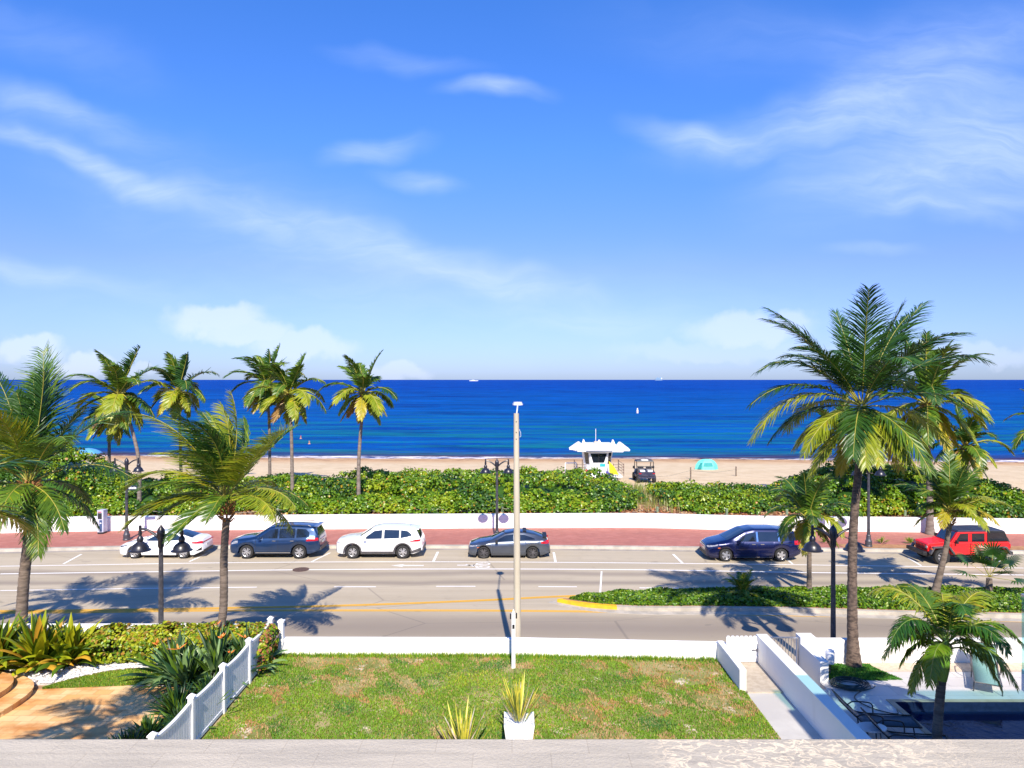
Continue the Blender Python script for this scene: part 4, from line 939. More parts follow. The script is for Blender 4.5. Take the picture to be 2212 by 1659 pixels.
c.glass([([(1.66,1.12),(2.68,1.13)],[(1.66,1.15),(2.25,1.55),(2.68,1.63)]),([(2.78,1.13),(3.62,1.15)],[(2.78,1.63),(3.62,1.63)]),([(3.72,1.16),(4.42,1.20)],[(3.72,1.62),(4.2,1.60),(4.42,1.42)])])
c.side('tail_lamp','lens_red',[(4.28,.98),(4.90,.98)],[(4.28,1.06),(4.5,1.16),(4.88,1.14)]); c.side('headlamp','lens_clear',[(.08,.78),(.50,.88)],[(.08,.84),(.30,.98),(.50,1.0)])
c.seams((1.5,2.73,3.66),.42,(2.5,3.50),1.0,'chrome'); c.mirror(1.72,1.08); c.side('step_trim','chrome',[(1.5,.34),(3.4,.34)],[(1.5,.375),(3.4,.375)],.02)
for sg in (-1,1):
    g = MB(); g.tube([(2.3-L/2,sg*.66,1.775),(2.5-L/2,sg*.66,1.83),(4.3-L/2,sg*.64,1.80),(4.45-L/2,sg*.64,1.74)], .016, 6); g.build('roof_rail','dark_metal',c.T)
c.bx('rear_bumper','grey_metal',(4.93,-.72,.44),(5.03,.72,.62)); c.bx('number_plate','plate',(5.0,-.25,.78),(5.02,.25,.90)); c.bx('tail_trim','chrome',(4.94,-.5,1.0),(4.985,.5,1.03)); c.bx('roof_spoiler',bp,(4.60,-.66,1.69),(4.84,.66,1.73))
c.wheels_('alloy',10,.24,.66)
# --- white SUV with grey cladding
L = 4.77
c = Car('white SUV with dark wheel arch cladding parked between the blue SUV and the grey hatchback', GP, -9.72, YN-.03, L, 1.89,
  [(0,.86),(.06,.97),(.4,1.05),(1.0,1.12),(1.30,1.19),(1.95,1.60),(2.4,1.70),(3.5,1.69),(4.25,1.62),(4.42,1.54),(4.64,1.12),(4.74,.95),(4.77,.7)],
  [(0,.78),(.4,.98),(1.3,1.04),(3,1.08),(4.2,1.14),(4.6,1.08),(4.77,.68)], [(0,.68),(.12,.84),(.45,.92),(1,.945),(4.0,.945),(4.5,.88),(4.7,.78),(4.77,.7)],
  [(0,.62),(.5,.76),(1.3,.78),(2.1,.68),(4.2,.66),(4.45,.66),(4.65,.76),(4.77,.68)], [(0,.34),(.3,.27),(4.3,.27),(4.6,.38),(4.77,.46)], (.94,3.70), .37, wp)
c.over('windscreen','glass_blue',1.32,1.92,.92,.92); c.over('rear_window','glass_dark',4.43,4.65,.84,.88,nx=8)
c.glass([([(1.55,1.08),(2.55,1.10)],[(1.55,1.11),(2.1,1.50),(2.55,1.56)]),([(2.66,1.10),(3.50,1.13)],[(2.66,1.57),(3.50,1.55)]),([(3.58,1.13),(4.20,1.24)],[(3.58,1.55),(3.95,1.50),(4.20,1.32)])])
for wx in c.wheels:
    A = [(c.ar+.0)*1.0, (c.ar+.10)]; xs_ = [wx+A[1]*math.sin(k/10*math.pi/2) for k in range(-10,11)]
    lo = []; hi = []
    for x in xs_:
        d = abs(x-wx); lo.append((x, max(c.zb(x)+.004, .30))); hi.append((x, c.wr+math.sqrt(max(A[1]**2-d*d, 0))*.98)); 
        if hi[-1][1] < lo[-1][1]+.01: hi[-1] = (x, lo[-1][1]+.01)
    c.side('arch_cladding','grey_metal',lo,hi,.014,nx=26,nz=2)
c.side('sill_cladding','grey_metal',[(1.40,.285),(3.24,.285)],[(1.40,.42),(3.24,.42)],.012); c.side('sill_strip','chrome',[(1.5,.47),(3.2,.47)],[(1.5,.49),(3.2,.49)],.014,nz=1)
c.side('rear_cladding','grey_metal',[(4.16,.30),(4.70,.42)],[(4.16,.44),(4.70,.62)],.010); c.bx('rear_bumper','grey_metal',(4.70,-.68,.40),(4.80,.68,.60)); c.bx('front_bumper','grey_metal',(-.03,-.60,.34),(.08,.60,.48))
c.side('tail_lamp','lens_red',[(4.08,.94),(4.66,.94)],[(4.08,.97),(4.40,1.06),(4.64,1.06)]); c.side('headlamp','lens_clear',[(.05,.84),(.50,.93)],[(.05,.90),(.50,.97)]); c.bx('grille','black',(-.015,-.42,.50),(.03,.42,.80))
c.seams((1.40,2.60,3.52),.50,(2.38,3.36),1.0); c.mirror(1.62,1.05); c.bx('number_plate','plate',(4.765,-.25,.80),(4.785,.25,.92)); c.bx('roof_spoiler',wp,(4.36,-.63,1.55),(4.56,.63,1.59))
g = MB(); g.tube([(4.0-L/2,0,1.66),(4.12-L/2,0,1.86)],.008,5); g.build('aerial','black',c.T); c.wheels_('alloy',10,.24,.63)
# --- grey hatchback
gp = paint('paint_grey', (.115,.135,.17), (.09,.105,.135), .7, .3); L = 4.52
c = Car('grey sport hatchback with dark roof and rear spoiler, partly behind the concrete pole', GP, -2.42, YN, L, 1.80,
  [(0,.62),(.08,.72),(.5,.84),(1.0,.92),(1.28,.99),(2.0,1.33),(2.5,1.42),(3.1,1.40),(3.7,1.28),(4.15,1.12),(4.34,1.04),(4.48,.84),(4.52,.7)],
  [(0,.58),(.5,.79),(1.3,.88),(3.7,.98),(4.2,1.0),(4.52,.68)], [(0,.62),(.12,.79),(.4,.87),(1,.9),(3.8,.9),(4.2,.86),(4.45,.76),(4.52,.66)],
  [(0,.55),(.5,.70),(1.2,.72),(2.0,.60),(3.0,.58),(3.6,.56),(4.1,.62),(4.5,.58)], [(0,.22),(.3,.18),(4.0,.18),(4.3,.26),(4.52,.34)], (.86,3.56), .325, gp)
c.over('hood_panel',paint('paint_black_gloss',(.012,.016,.03),None,.3,.2),.10,1.22,.92,.92); c.over('windscreen','glass_blue',1.27,1.98,.93,.92); c.over('roof_panel','paint_black_gloss' if 'paint_black_gloss' in M else bpy.data.materials['paint_black_gloss'],2.02,3.0,.95,.95); c.over('rear_window','glass_blue',3.08,4.10,.90,.90)
c.glass([([(1.50,.93),(2.50,.96)],[(1.50,.95),(2.05,1.24),(2.50,1.30)]),([(2.58,.96),(3.68,1.04)],[(2.58,1.30),(3.1,1.27),(3.68,1.08)])])
c.side('tail_lamp','lens_red',[(4.02,.84),(4.46,.80)],[(4.02,.92),(4.44,1.0)]); c.side('headlamp','lens_clear',[(.06,.62),(.50,.70)],[(.06,.68),(.50,.75)]); c.side('indicator','lens_amber',[(.50,.60),(.62,.60)],[(.50,.64),(.62,.64)])
c.bx('rear_spoiler','black',(4.14,-.60,1.14),(4.36,.60,1.17)); c.bx('spoiler_leg','black',(4.22,.55,1.03),(4.32,.59,1.15),mirror=True); c.bx('roof_spoiler','black',(3.02,-.50,1.42),(3.22,.50,1.445))
c.seams((1.36,2.54,3.50),.28,(2.34,3.36),.80); c.mirror(1.56,.90,'black'); c.bx('rear_bumper','black',(4.46,-.62,.24),(4.54,.62,.42)); c.bx('front_splitter','black',(-.02,-.66,.20),(.10,.66,.27)); c.bx('number_plate','plate',(4.515,-.25,.50),(4.53,.25,.60))
c.wheels_('grey_metal',10,.22,.74,.018)
for k in (0,): pass
# --- navy minivan
np_ = paint('paint_navy', (.003,.007,.065), (.003,.006,.05), .45, .25); L = 5.16
c = Car('navy blue minivan parked right of the empty bays, behind the median palm', GP, 10.58, 38.4, L, 1.99,
  [(0,.72),(.06,.84),(.4,.98),(.95,1.10),(1.15,1.15),(2.1,1.62),(2.6,1.72),(3.8,1.72),(4.7,1.64),(4.86,1.56),(5.04,1.15),(5.12,.9),(5.16,.66)],
  [(0,.68),(.4,.92),(1.2,1.04),(3,1.06),(4.6,1.10),(5.0,1.05),(5.16,.64)], [(0,.66),(.12,.84),(.5,.96),(1,.995),(4.5,.995),(4.9,.92),(5.1,.82),(5.16,.74)],
  [(0,.60),(.5,.76),(1.2,.82),(2.2,.74),(4.6,.72),(4.9,.72),(5.1,.78),(5.16,.7)], [(0,.28),(.3,.20),(4.6,.20),(4.9,.32),(5.16,.40)], (1.02,4.02), .35, np_)
c.over('windscreen','glass_blue',1.10,2.08,.93,.92); c.over('rear_window','glass_dark',4.87,5.05,.86,.86,nx=8)
c.glass([([(1.62,1.08),(2.66,1.09)],[(1.62,1.11),(2.25,1.50),(2.66,1.57)]),([(2.80,1.09),(3.84,1.10)],[(2.80,1.58),(3.84,1.57)]),([(3.96,1.11),(4.74,1.14)],[(3.96,1.56),(4.74,1.50)])])
for lo, hi in (([(2.69,1.08),(2.78,1.08)],[(2.69,1.58),(2.78,1.585)]),([(3.86,1.10),(3.94,1.10)],[(3.86,1.57),(3.94,1.57)])): c.side('window_pillar','chrome',lo,hi,.004,nx=2)
c.side('tail_lamp','lens_red',[(4.74,.92),(5.10,.90)],[(4.74,1.12),(5.06,1.14)]); c.side('headlamp','lens_clear',[(.06,.74),(.56,.86)],[(.06,.82),(.56,.92)]); c.bx('grille','chrome',(-.02,-.50,.58),(.03,.50,.72)); c.bx('front_intake','black',(-.015,-.6,.30),(.03,.6,.46))
c.seams((1.50,2.72,3.90),.30,(2.50,2.98),.95,'chrome'); c.mirror(1.66,1.03); c.side('slide_rail','black',[(3.95,.99),(4.95,.99)],[(3.95,1.005),(4.95,1.005)],.004,nz=1); c.side('indicator','lens_amber',[(.58,.72),(.70,.73)],[(.58,.76),(.70,.77)]); c.side('sill_trim','chrome',[(1.5,.24),(3.5,.24)],[(1.5,.265),(3.5,.265)],.008,nz=1)
c.bx('number_plate','plate',(5.15,-.25,.72),(5.17,.25,.84)); c.wheels_('alloy',5,.23,.66,.05)
# --- red off-roader
rp = paint('paint_red', (.78,.010,.012), (.70,.008,.010), 0, .45); rp.node_tree.nodes['Principled BSDF'].inputs['Coat Weight'].default_value = .15; L = 4.78; x0 = 22.0; W_ = 1.88; wr = .42
T = thing('parked_car', 'boxy red off road car with black roof at the right end of the row', 'car', (x0+L/2, 37.75+W_/2, 0), GP)
def jb(name, m, lo, hi, top=1.0, parent=None, mir=False, sm=False):
    for sg in ((-1,1) if mir else (1,)):
        g = MB(); a = [lo[0]-L/2, lo[1]*sg, lo[2]]; b = [hi[0]-L/2, hi[1]*sg, hi[2]]
        if a[1] > b[1]: a[1], b[1] = b[1], a[1]
        g.box(a, b, top); o = g.build(name, m, parent or T)
        bv = o.modifiers.new('bevel','BEVEL'); bv.width = .02; bv.segments = 2
    return o
def jprism(name, m, poly, y0, y1, parent=None, bev=.02):
    g = MB(); n = len(poly); vv = [(x-L/2,y0,z) for x,z in poly]+[(x-L/2,y1,z) for x,z in poly]; g.add(vv, [tuple(range(n)), tuple(range(n,2*n))[::-1]]+[(i,n+i,n+(i+1)%n,(i+1)%n) for i in range(n)])
    o = g.build(name, m, parent or T)
    if bev: bv = o.modifiers.new('bevel','BEVEL'); bv.width = bev; bv.segments = 2
    return o
fw, rwx = .92, 3.93
def arch(cx_, r_, n=8, a0=180, a1=0): return [(cx_+r_*math.cos(R(a0+(a1-a0)*k/n)), wr+r_*math.sin(R(a0+(a1-a0)*k/n))) for k in range(n+1)]
jprism('body', rp, [(1.46,.52),(1.36,1.08),(1.40,1.16),(4.56,1.20),(4.60,.70),(4.50,.58)]+arch(rwx,.52,8,10,170)+[(3.36,.50)], -.80, .80)
jprism('hood', rp, [(.32,.62),(.28,.98),(.36,1.06),(1.42,1.17),(1.42,.70),(1.3,.66)], -.60, .60)
jprism('engine_bay', rp, [(.40,.70),(.40,.96),(1.40,1.06),(1.50,.56),(1.35,.60),(1.30,.86),(.5,.86)], -.76, .76)
jprism('door_panel_front', rp, [(1.52,.54),(1.44,1.14),(2.46,1.16),(2.46,.54)], -.825, .825, bev=.012).name = 'door'
jprism('door', rp, [(2.50,.54),(2.50,1.16),(3.36,1.18),(3.36,.84),(3.22,.54)], -.825, .825, bev=.012)
jprism('cabin_frame', rp, [(1.50,1.15),(1.86,1.70),(3.42,1.72),(3.42,1.17)], -.72, .72)
jprism('hard_top', 'black', [(3.43,1.19),(3.43,1.78),(4.36,1.76),(4.58,1.22)], -.73, .73)
jprism('roof', mat('soft_black', (.02,.025,.05), (.03,.04,.07), 4, .5), [(1.84,1.71),(1.90,1.78),(3.42,1.81),(4.34,1.79),(4.36,1.74),(3.42,1.72)], -.70, .70)
for sg in (-1,1):
    for poly in ([(1.72,1.20),(1.98,1.62),(2.40,1.64),(2.40,1.20)],[(2.60,1.20),(2.60,1.64),(3.28,1.65),(3.28,1.20)],[(3.52,1.26),(3.52,1.68),(4.28,1.67),(4.44,1.28)]):
        g = MB(); n = len(poly); y = sg*.736; vv = [(x-L/2,y,z) for x,z in poly]+[(x-L/2,y-sg*.03,z) for x,z in poly]; f_ = [tuple(range(n)), tuple(range(n,2*n))[::-1]]+[(i,n+i,n+(i+1)%n,(i+1)%n) for i in range(n)]; g.add(vv, f_); g.build('side_window', 'glass_dark', T)
g = MB(); g.add([(1.50-L/2-.008,-.62,1.20),(1.50-L/2-.008,.62,1.20),(1.83-L/2-.008,.60,1.68),(1.83-L/2-.008,-.60,1.68)], [(0,3,2,1)]); g.build('windscreen', 'glass_blue', T)
g = MB(); g.add([(1.60-L/2-.014,-.35,1.33),(1.60-L/2-.014,.25,1.33),(1.70-L/2-.014,.25,1.475),(1.70-L/2-.014,-.35,1.475)], [(0,3,2,1)]); g.build('sunshade', mat('shade_green', (.45,.62,.58), None, 3, .6), T)
for k, (cx_, x1_, x2_) in enumerate(((fw,.30,1.62),(rwx,3.30,4.58))):
    for sg in (-1,1):
        g = MB(); pts = [(cx_-.66,.62),(cx_-.46,.96),(cx_+.40,.98),(cx_+.66,.62)]; A = []; Bq = []
        y0, y1 = (.76*sg, .955*sg)
        up_ = [(x-L/2, z) for x, z in pts]; lo_ = [(x-L/2+(.05 if i < 2 else -.05), z-.07) for i, (x, z) in enumerate(pts)]
        vv = [(x,y0,z) for x,z in up_]+[(x,y1,z) for x,z in up_]+[(x,y0,z) for x,z in lo_]+[(x,y1,z) for x,z in lo_]; ff = []
        for i in range(3): ff += [(i,i+1,5+i,4+i),(8+i,12+i,13+i,9+i),(4+i,5+i,13+i,12+i),(i,8+i,9+i,i+1)]
        ff += [(0,4,12,8),(3,11,15,7)]; g.add(vv, ff); g.build('fender', 'grey_metal', T)
jb('front_bumper', 'black', (-.06,-.82,.48),(.16,.82,.68)); jb('rear_bumper', 'black', (4.60,-.80,.52),(4.76,.80,.68)); jb('grille', 'black', (.27,-.50,.70),(.30,.50,1.0))
for k in range(7): jb('grille_slot', rp, (.25,-.42+.13*k,.74),(.275,-.38+.13*k,.97))
for sg in (-1,1):
    g = MB(); c0 = (0,0,0); vv = []; n = 16
    for k in range(n): vv.append((.262-L/2, sg*.53+.085*math.cos(2*math.pi*k/n), .88+.085*math.sin(2*math.pi*k/n)))
    g.add(vv+[(v_[0]+.04,v_[1],v_[2]) for v_ in vv], [tuple(range(n))[::-1]]+[(i,(i+1)%n,n+(i+1)%n,n+i) for i in range(n)]); g.build('headlight', 'lens_clear', T)
jb('indicator', 'lens_amber', (.34,.80,.80),(.50,.92,.86), mir=True); jb('tail_lamp', 'lens_red', (4.58,.62,.86),(4.64,.80,1.10), mir=True); jb('wing_mirror', 'black', (1.62,.84,1.14),(1.72,1.04,1.32), mir=True)
for x in (2.28,3.18): jb('door_handle', rp, (x-.09,.826,1.02),(x+.09,.85,1.05), mir=True)
jb('door_seam', 'black', (2.472,.80,.55),(2.488,.829,1.14), mir=True); jb('side_step', 'black', (1.6,.70,.40),(3.25,.86,.46), mir=True); jb('underbody', 'black', (.3,-.5,.34),(4.5,.5,.56))
def jwheel(cx_, cy_, cz, name='wheel', ax='y', parent=None):
    h = .13; g = MB(); c0 = (cx_-L/2, cy_, cz); rr = .57*wr
    g.lathe(c0, [(rr,-h*.8),(wr*.84,-h),(wr*.95,-h*.92),(wr,-h*.6),(wr,h*.6),(wr*.95,h*.92),(wr*.84,h),(rr,h*.8)], 30, 'y', cap=False); g.lathe(c0, [(rr,-h*.3),(rr,h*.3)], 20, 'y'); o = g.build(name, 'rubber', T, smooth=True, ang=35)
    sg = 1 if cy_ > 0 else -1; g = MB(); o_ = sg*h*.6; g.lathe((c0[0],c0[1]+o_,c0[2]), [(rr*.99,-.02),(rr*1.01,0),(rr*.92,.01),(rr*.88,-.01)], 28, 'y', cap=False)
    for k in range(7):
        an = 2*math.pi*k/7; ca, sa = math.cos(an), math.sin(an); A = [(c0[0]+ca*r_*1-sa*w1, c0[1]+o_+sg*.01, c0[2]+sa*r_+ca*w1) for r_, w1 in ((.03,.022),(.03,-.022),(rr*.95,-.035),(rr*.95,.035))]
        Bq = [(q[0],q[1]-sg*.03,q[2]) for q in A]; g.add(A+Bq, [(0,1,2,3),(4,7,6,5),(0,4,5,1),(1,5,6,2),(2,6,7,3),(3,7,4,0)])
    g.build('rim', 'alloy', o); return o
for cx_ in (fw, rwx):
    for sg in (-1,1): jwheel(cx_, sg*.80, wr)
sp = jwheel(0, 0, 0, 'spare_wheel'); sp.rotation_euler.z = R(90); sp.location = (4.74-L/2, 0, .98); sp.data.transform(Matrix.Translation((L/2,0,0)))
for ch in C.objects:
    if ch.parent == sp: ch.data.transform(Matrix.Translation((L/2,0,0)))
#--PART3--
# ------------------------------------------------------------------ front lawn and garden ground
lawn_m = bpy.data.materials.new('lawn_soil'); lawn_m.use_nodes = True; t = NT(lawn_m.node_tree); p_ = lawn_m.node_tree.nodes['Principled BSDF']
gp_ = t.n('ShaderNodeNewGeometry').outputs['Position']
cc = t.mix(t.rng(t.noise(gp_, .9, 5, .65), .38, .66), (.15,.17,.03), (.34,.27,.12))
cc = t.mix(t.rng(t.noise(t.mapping(gp_, loc=(7,3,0)), 1.5, 5, .7), .58, .68), cc, (.60,.48,.36))
t.l(cc, p_.inputs['Base Color']); p_.inputs['Roughness'].default_value = .95
M['lawn_soil'] = lawn_m
def slabp(name, poly, z0, z1, m, **k):
    g = MB(); g.prism(poly, z0, z1); return g.build(name, m, **k)
g = MB(); g.box((-7.62,9,0),(6.6,22.72,LZ)); g.build('lawn_ground', 'lawn_soil', kind='structure')
g = MB(); g.box((-40,9,0),(-7.66,22.9,LZ-.02)); g.build('left_garden_ground', 'soil', kind='structure')
# white garden wall along the street
def wallbox(name, lo, hi, label, m='white_wall', cap=True):
    g = MB(); g.box(lo, hi); o = g.build(name, m, label=label, cat='wall'); b = o.modifiers.new('bevel','BEVEL'); b.width = .015; b.segments = 2; return o
g = MB(); g.prism([(-7.72,22.72),(0,22.68),(6.75,22.30),(6.75,22.52),(0,22.90),(-7.72,22.94)], .3, 1.565); o = g.build('garden_wall', 'white_wall', label='long low white plastered wall closing the lawn towards the street', cat='wall'); b = o.modifiers.new('b','BEVEL'); b.width = .012; b.segments = 2
wallbox('garden_wall', (-40,22.95,.3), (-7.95,23.12,1.93), 'white wall behind the yellow green hedge of the left garden')
wallbox('garden_wall', (6.45,20.1,.6), (6.64,22.34,1.66), 'short white wall stub beside the lawn, left of the white wooden gate')
wallbox('garden_wall', (7.65,14.2,.5), (7.99,22.25,1.90), 'long high white wall running from the white wooden gate towards the viewer')
g = MB(); g.box((8.97,20.65,.6),(9.22,22.05,1.66)); g.box((8.97,22.05,.6),(9.45,22.45,1.86)); o = g.build('garden_wall', 'white_wall', label='white wall with a taller end pillar right of the metal gate', cat='wall'); b = o.modifiers.new('b','BEVEL'); b.width = .012; b.segments = 2
wallbox('garden_wall', (9.45,22.1,.5), (34,22.32,1.76), 'white rear wall of the pool yard behind the tall palm')
# ---- lawn grass
r = np.random.RandomState(77); n = 130000
x = r.uniform(-7.55, 6.58, n); y = 22.7-(22.7-16.6)*r.random(n)
def nz(x, y, sc, seed):
    q = np.random.RandomState(seed); s = np.zeros_like(x); am = 1.0; tot = 0
    for o_ in range(4):
        k = q.normal(size=(5,2))*sc*(2.1**o_); ph = q.uniform(0,6.28,5)
        for i in range(5): s += am*np.sin(k[i,0]*x+k[i,1]*y+ph[i]); tot += am*.5
        am *= .62
    return s/tot
bare = nz(x, y, 1.5, 5); dens = r.random(n)
yl = np.interp(x, [-7.7,0,6.75], [22.7,22.66,22.28])
ok = (y < yl) & ~((bare > .36) & (dens < .78)) & ~((nz(x,y,3.2,9) > .62) & (dens < .75)) & ~((np.hypot(x-.05, y-21.6) < .35) & (dens < .7)) & ~((np.hypot((x-5.2)/.55, (y-20.9)/.45) < 1) & (dens < .85))
x, y, bare = x[ok], y[ok], bare[ok]; n = len(x)
M['lawn_a'] = leafm('lawn_a', (.20,.345,.014), (.13,.27,.012), .7, .6, .3); M['lawn_b'] = leafm('lawn_b', (.42,.44,.03), (.32,.36,.03), .7, .6, .3)
M['lawn_c'] = leafm('lawn_c', (.085,.23,.03), (.06,.17,.03), .7, .6, .3); M['lawn_d'] = leafm('lawn_d', (.50,.25,.10), (.48,.33,.15), .7, .7, .3)
tonev = nz(x, y, 1.1, 31)*.6+r.normal(size=n)*.45; dk = nz(x, y, 1.7, 44)+r.normal(size=n)*.35
mi = np.where(tonev > .7, 1, 0); mi = np.where(dk > .55, 2, mi); mi = np.where((bare > .10)&(r.random(n) < .62)|(r.random(n) < .05), 3, mi)
P = np.stack([x,y,np.full(n,LZ)],1)
def tufts(name, P, mi, hgt, wid, mats, r, lean=.9):
    n = len(P); az = r.uniform(0,6.28,n); d = np.stack([np.cos(az),np.sin(az),np.zeros(n)],1); s_ = np.stack([-np.sin(az),np.cos(az),np.zeros(n)],1)*(wid*(.5+r.random(n)))[:,None]
    h = (hgt*(.4+.9*r.random(n)))[:,None]; T_ = P+np.array([[0,0,1.0]])*h+d*h*lean*r.random((n,1))
    V = np.stack([P-s_*.5, P+s_*.5, T_],1).reshape(-1,3); return fast_mesh(name, V, np.arange(n*3).reshape(-1,3), mi, mats)
tag(tufts('lawn_grass', P, mi, .052, .030, ['lawn_a','lawn_b','lawn_c','lawn_d'], r), kind='stuff', label='short patchy green lawn with dry brown and sandy bald spots', cat='grass')
# longer fringe along the wall and fence
n = 5000; x = r.uniform(-7.55,6.4,n); yl = np.interp(x, [-7.7,0,6.75], [22.7,22.66,22.28]); y = yl-.04-abs(r.normal(size=n))*.10; P = np.stack([x,y,np.full(n,LZ)],1)
tag(tufts('grass_fringe', P, r.choice([0,1,2],n,p=[.6,.2,.2]), .13, .028, ['lawn_a','lawn_b','lawn_c'], r, .6), kind='stuff', label='longer grass fringe at the foot of the white wall', cat='grass')

# ---- white picket fence between the gardens
FX = -7.64; posts = [22.45,20.6,18.76,16.92,15.08]
T = thing('picket_fence', 'white vinyl panel fence with capped square posts between the left garden and the lawn', 'fence', (FX,18.7,LZ))
def tloc(p): return Vector(p)-Vector((FX,18.7,LZ))
for k, y0 in enumerate(posts):
    g = MB(); q = tloc((FX,y0,LZ)); g.box((q.x-.065,q.y-.065,-.3),(q.x+.065,q.y+.065,1.24)); po = g.build('post', 'white_paint', T)
    g = MB(); g.box((q.x-.085,q.y-.085,1.24),(q.x+.085,q.y+.085,1.27)); g.box((q.x-.075,q.y-.075,1.27),(q.x+.075,q.y+.075,1.33), .2); g.build('post_cap', 'white_paint', po)
for a, b in zip(posts, posts[1:]):
    ya, yb_ = tloc((0,a,0)).y-.07, tloc((0,b,0)).y+.07; n = 13
    g = MB(); g.box((-.035,yb_,.05),(.035,ya,.14)); 
    pts_t = []
    for k in range(13):
        t_ = k/12; yq = yb_+(ya-yb_)*t_; pts_t.append((yq, 1.16-.05*math.sin(math.pi*t_)))
    for (y1,z1),(y2,z2) in zip(pts_t, pts_t[1:]): g.add([(-.04,y1,z1-.07),(.04,y1,z1-.07),(.04,y1,z1),(-.04,y1,z1),(-.04,y2,z2-.07),(.04,y2,z2-.07),(.04,y2,z2),(-.04,y2,z2)], [(0,1,2,3),(4,7,6,5),(0,4,5,1),(1,5,6,2),(2,6,7,3),(3,7,4,0)])
    w_ = (ya-yb_)/n
    for k in range(n): y1 = yb_+w_*k+.008; g.box((-.02,y1,.14),(.02,y1+w_-.022,1.10))
    g.box((-.006,yb_,.14),(.006,ya,1.09))
    g.build('panel', 'white_paint', T)
g = MB(); g.box((-7.46,22.62,LZ-.2),(-7.30,22.78,2.12)); g.box((-7.48,22.60,2.12),(-7.28,22.80,2.17)); g.box((-7.44,22.64,2.17),(-7.32,22.76,2.22),.3)
g.build('gate_post', 'white_paint', label='single shorter white post just right of the fence end', cat='post')

# ---- left garden: pavers, steps, stones, grass, shrubs
pz = LZ
slabp('patio', [(-30,9),(-7.72,9),(-7.72,20.2),(-10,20.55),(-14,20.15),(-30,20.1)], LZ-.05, LZ+.004, 'travertine', kind='structure')
def superell(cx_, cy_, rx_, ry_, n=48, e=2.6):
    return [(cx_+rx_*math.copysign(abs(math.cos(2*math.pi*k/n))**(2/e), math.cos(2*math.pi*k/n)), cy_+ry_*math.copysign(abs(math.sin(2*math.pi*k/n))**(2/e), math.sin(2*math.pi*k/n))) for k in range(n)]
st = thing('garden_steps', 'three curved travertine steps with rounded corners at the left edge', 'steps', (-16.3,19.0,LZ))
M['travertine_edge'] = mat('travertine_edge', (.62,.38,.15), (.50,.28,.09), 2.2, .7)
for k, (rx_, ry_) in enumerate(((3.0,2.0),(2.42,1.62),(1.80,1.30))):
    g = MB(); P0 = superell(0, .15*k, rx_, ry_); g.prism(P0, .16*k, .16*k+.14); g.prism([(a*1.008,b*1.01) for a,b in P0], .16*k+.14, .16*k+.17+.004*k)
    g.build('step', 'travertine' if k < 0 else ['travertine'][0], st, smooth=False)
# stone bed
r = np.random.RandomState(5)
M['pebble'] = mat('pebble', (.74,.72,.70), (.60,.58,.57), 5, .8); M['pebble_b'] = mat('pebble_b', (.55,.52,.50), (.66,.62,.58), 5, .8)
slabp('stone_bed_ground', [(-16,20.4),(-13.4,20.5),(-8.2,20.3),(-7.9,21.3),(-7.9,22.9),(-16,22.9)], LZ-.05, LZ+.010, mat('bed_grit', (.42,.38,.35), (.60,.56,.52), 14, .95), kind='structure')
def crescent(x): # front edge and back edge of the small grass
    t_ = (x+13.35)/(13.35-9.6); return 20.18+.36*t_, 20.18+.36*t_+1.18*math.sin(math.pi*min(max(t_,0),1))**.75
n = 8500; x = r.uniform(-15.5,-7.9,n); y = r.uniform(20.2,22.7,n)
inb = np.array([not (-13.35 < a < -9.6 and b < crescent(a)[1]+.03) for a, b in zip(x,y)]) & (y > 20.55-.0*x); x, y = x[inb], y[inb]; n = len(x)
V = []; Q = []; 
cub = np.array([[-1,-1,-1],[1,-1,-1],[1,1,-1],[-1,1,-1],[-1,-1,1],[1,-1,1],[1,1,1],[-1,1,1]])*.5
cub[4:] *= np.array([.62,.62,1]); fq = np.array([[0,3,2,1],[4,5,6,7],[0,1,5,4],[1,2,6,5],[2,3,7,6],[3,0,4,7]])
sz = r.uniform(.05,.12,(n,1,1))*np.stack([np.ones(n), r.uniform(.6,1,n), r.uniform(.4,.8,n)],1)[:,None,:]; an = r.uniform(0,3.14,n); pts = cub[None]*sz*(1+.25*r.normal(size=(n,8,3)))
ca, sa = np.cos(an)[:,None], np.sin(an)[:,None]; pts = np.stack([pts[...,0]*ca-pts[...,1]*sa, pts[...,0]*sa+pts[...,1]*ca, pts[...,2]],-1)+np.stack([x,y,np.full(n,LZ+.03)+r.random(n)*.03],1)[:,None]
tag(fast_mesh('white_stones', pts.reshape(-1,3), (np.arange(n)[:,None,None]*8+fq[None]).reshape(-1,4), np.repeat(r.choice(2,n,p=[.8,.2]),6), ['pebble','pebble_b']), kind='stuff', label='bed of broken white stones in front of the yellow green hedge', cat='stones')
g = MB(); ys_ = [crescent(a) for a in np.linspace(-13.35,-9.6,30)]; xs_ = np.linspace(-13.35,-9.6,30)
g.strip([(a,b[0],LZ+.016) for a,b in zip(xs_,ys_)], [(a,b[1],LZ+.016) for a,b in zip(xs_,ys_)]); g.build('grass_bed_ground', 'lawn_soil', kind='structure')
g = MB(); g.tube([(a,b[1]+.02,LZ+.03) for a,b in zip(xs_,ys_)], .03, 6); g.build('bed_edging', mat('edging', (.16,.10,.06), None, 5, .8), label='thin brown curved edging strip between the white stones and the grass crescent', cat='edging')
n = 17000; x = r.uniform(-13.35,-9.6,n); tt = r.random(n); cy = np.array([crescent(a) for a in x]); y = cy[:,0]+(cy[:,1]-cy[:,0])*tt; P = np.stack([x,y,np.full(n,LZ+.015)],1)
tag(tufts('garden_grass', P, r.choice([0,1,2,3],n,p=[.62,.22,.12,.04]), .055, .026, ['lawn_a','lawn_b','lawn_c','lawn_d'], r), kind='stuff', label='crescent of fresh green grass between the white stones and the travertine', cat='grass')
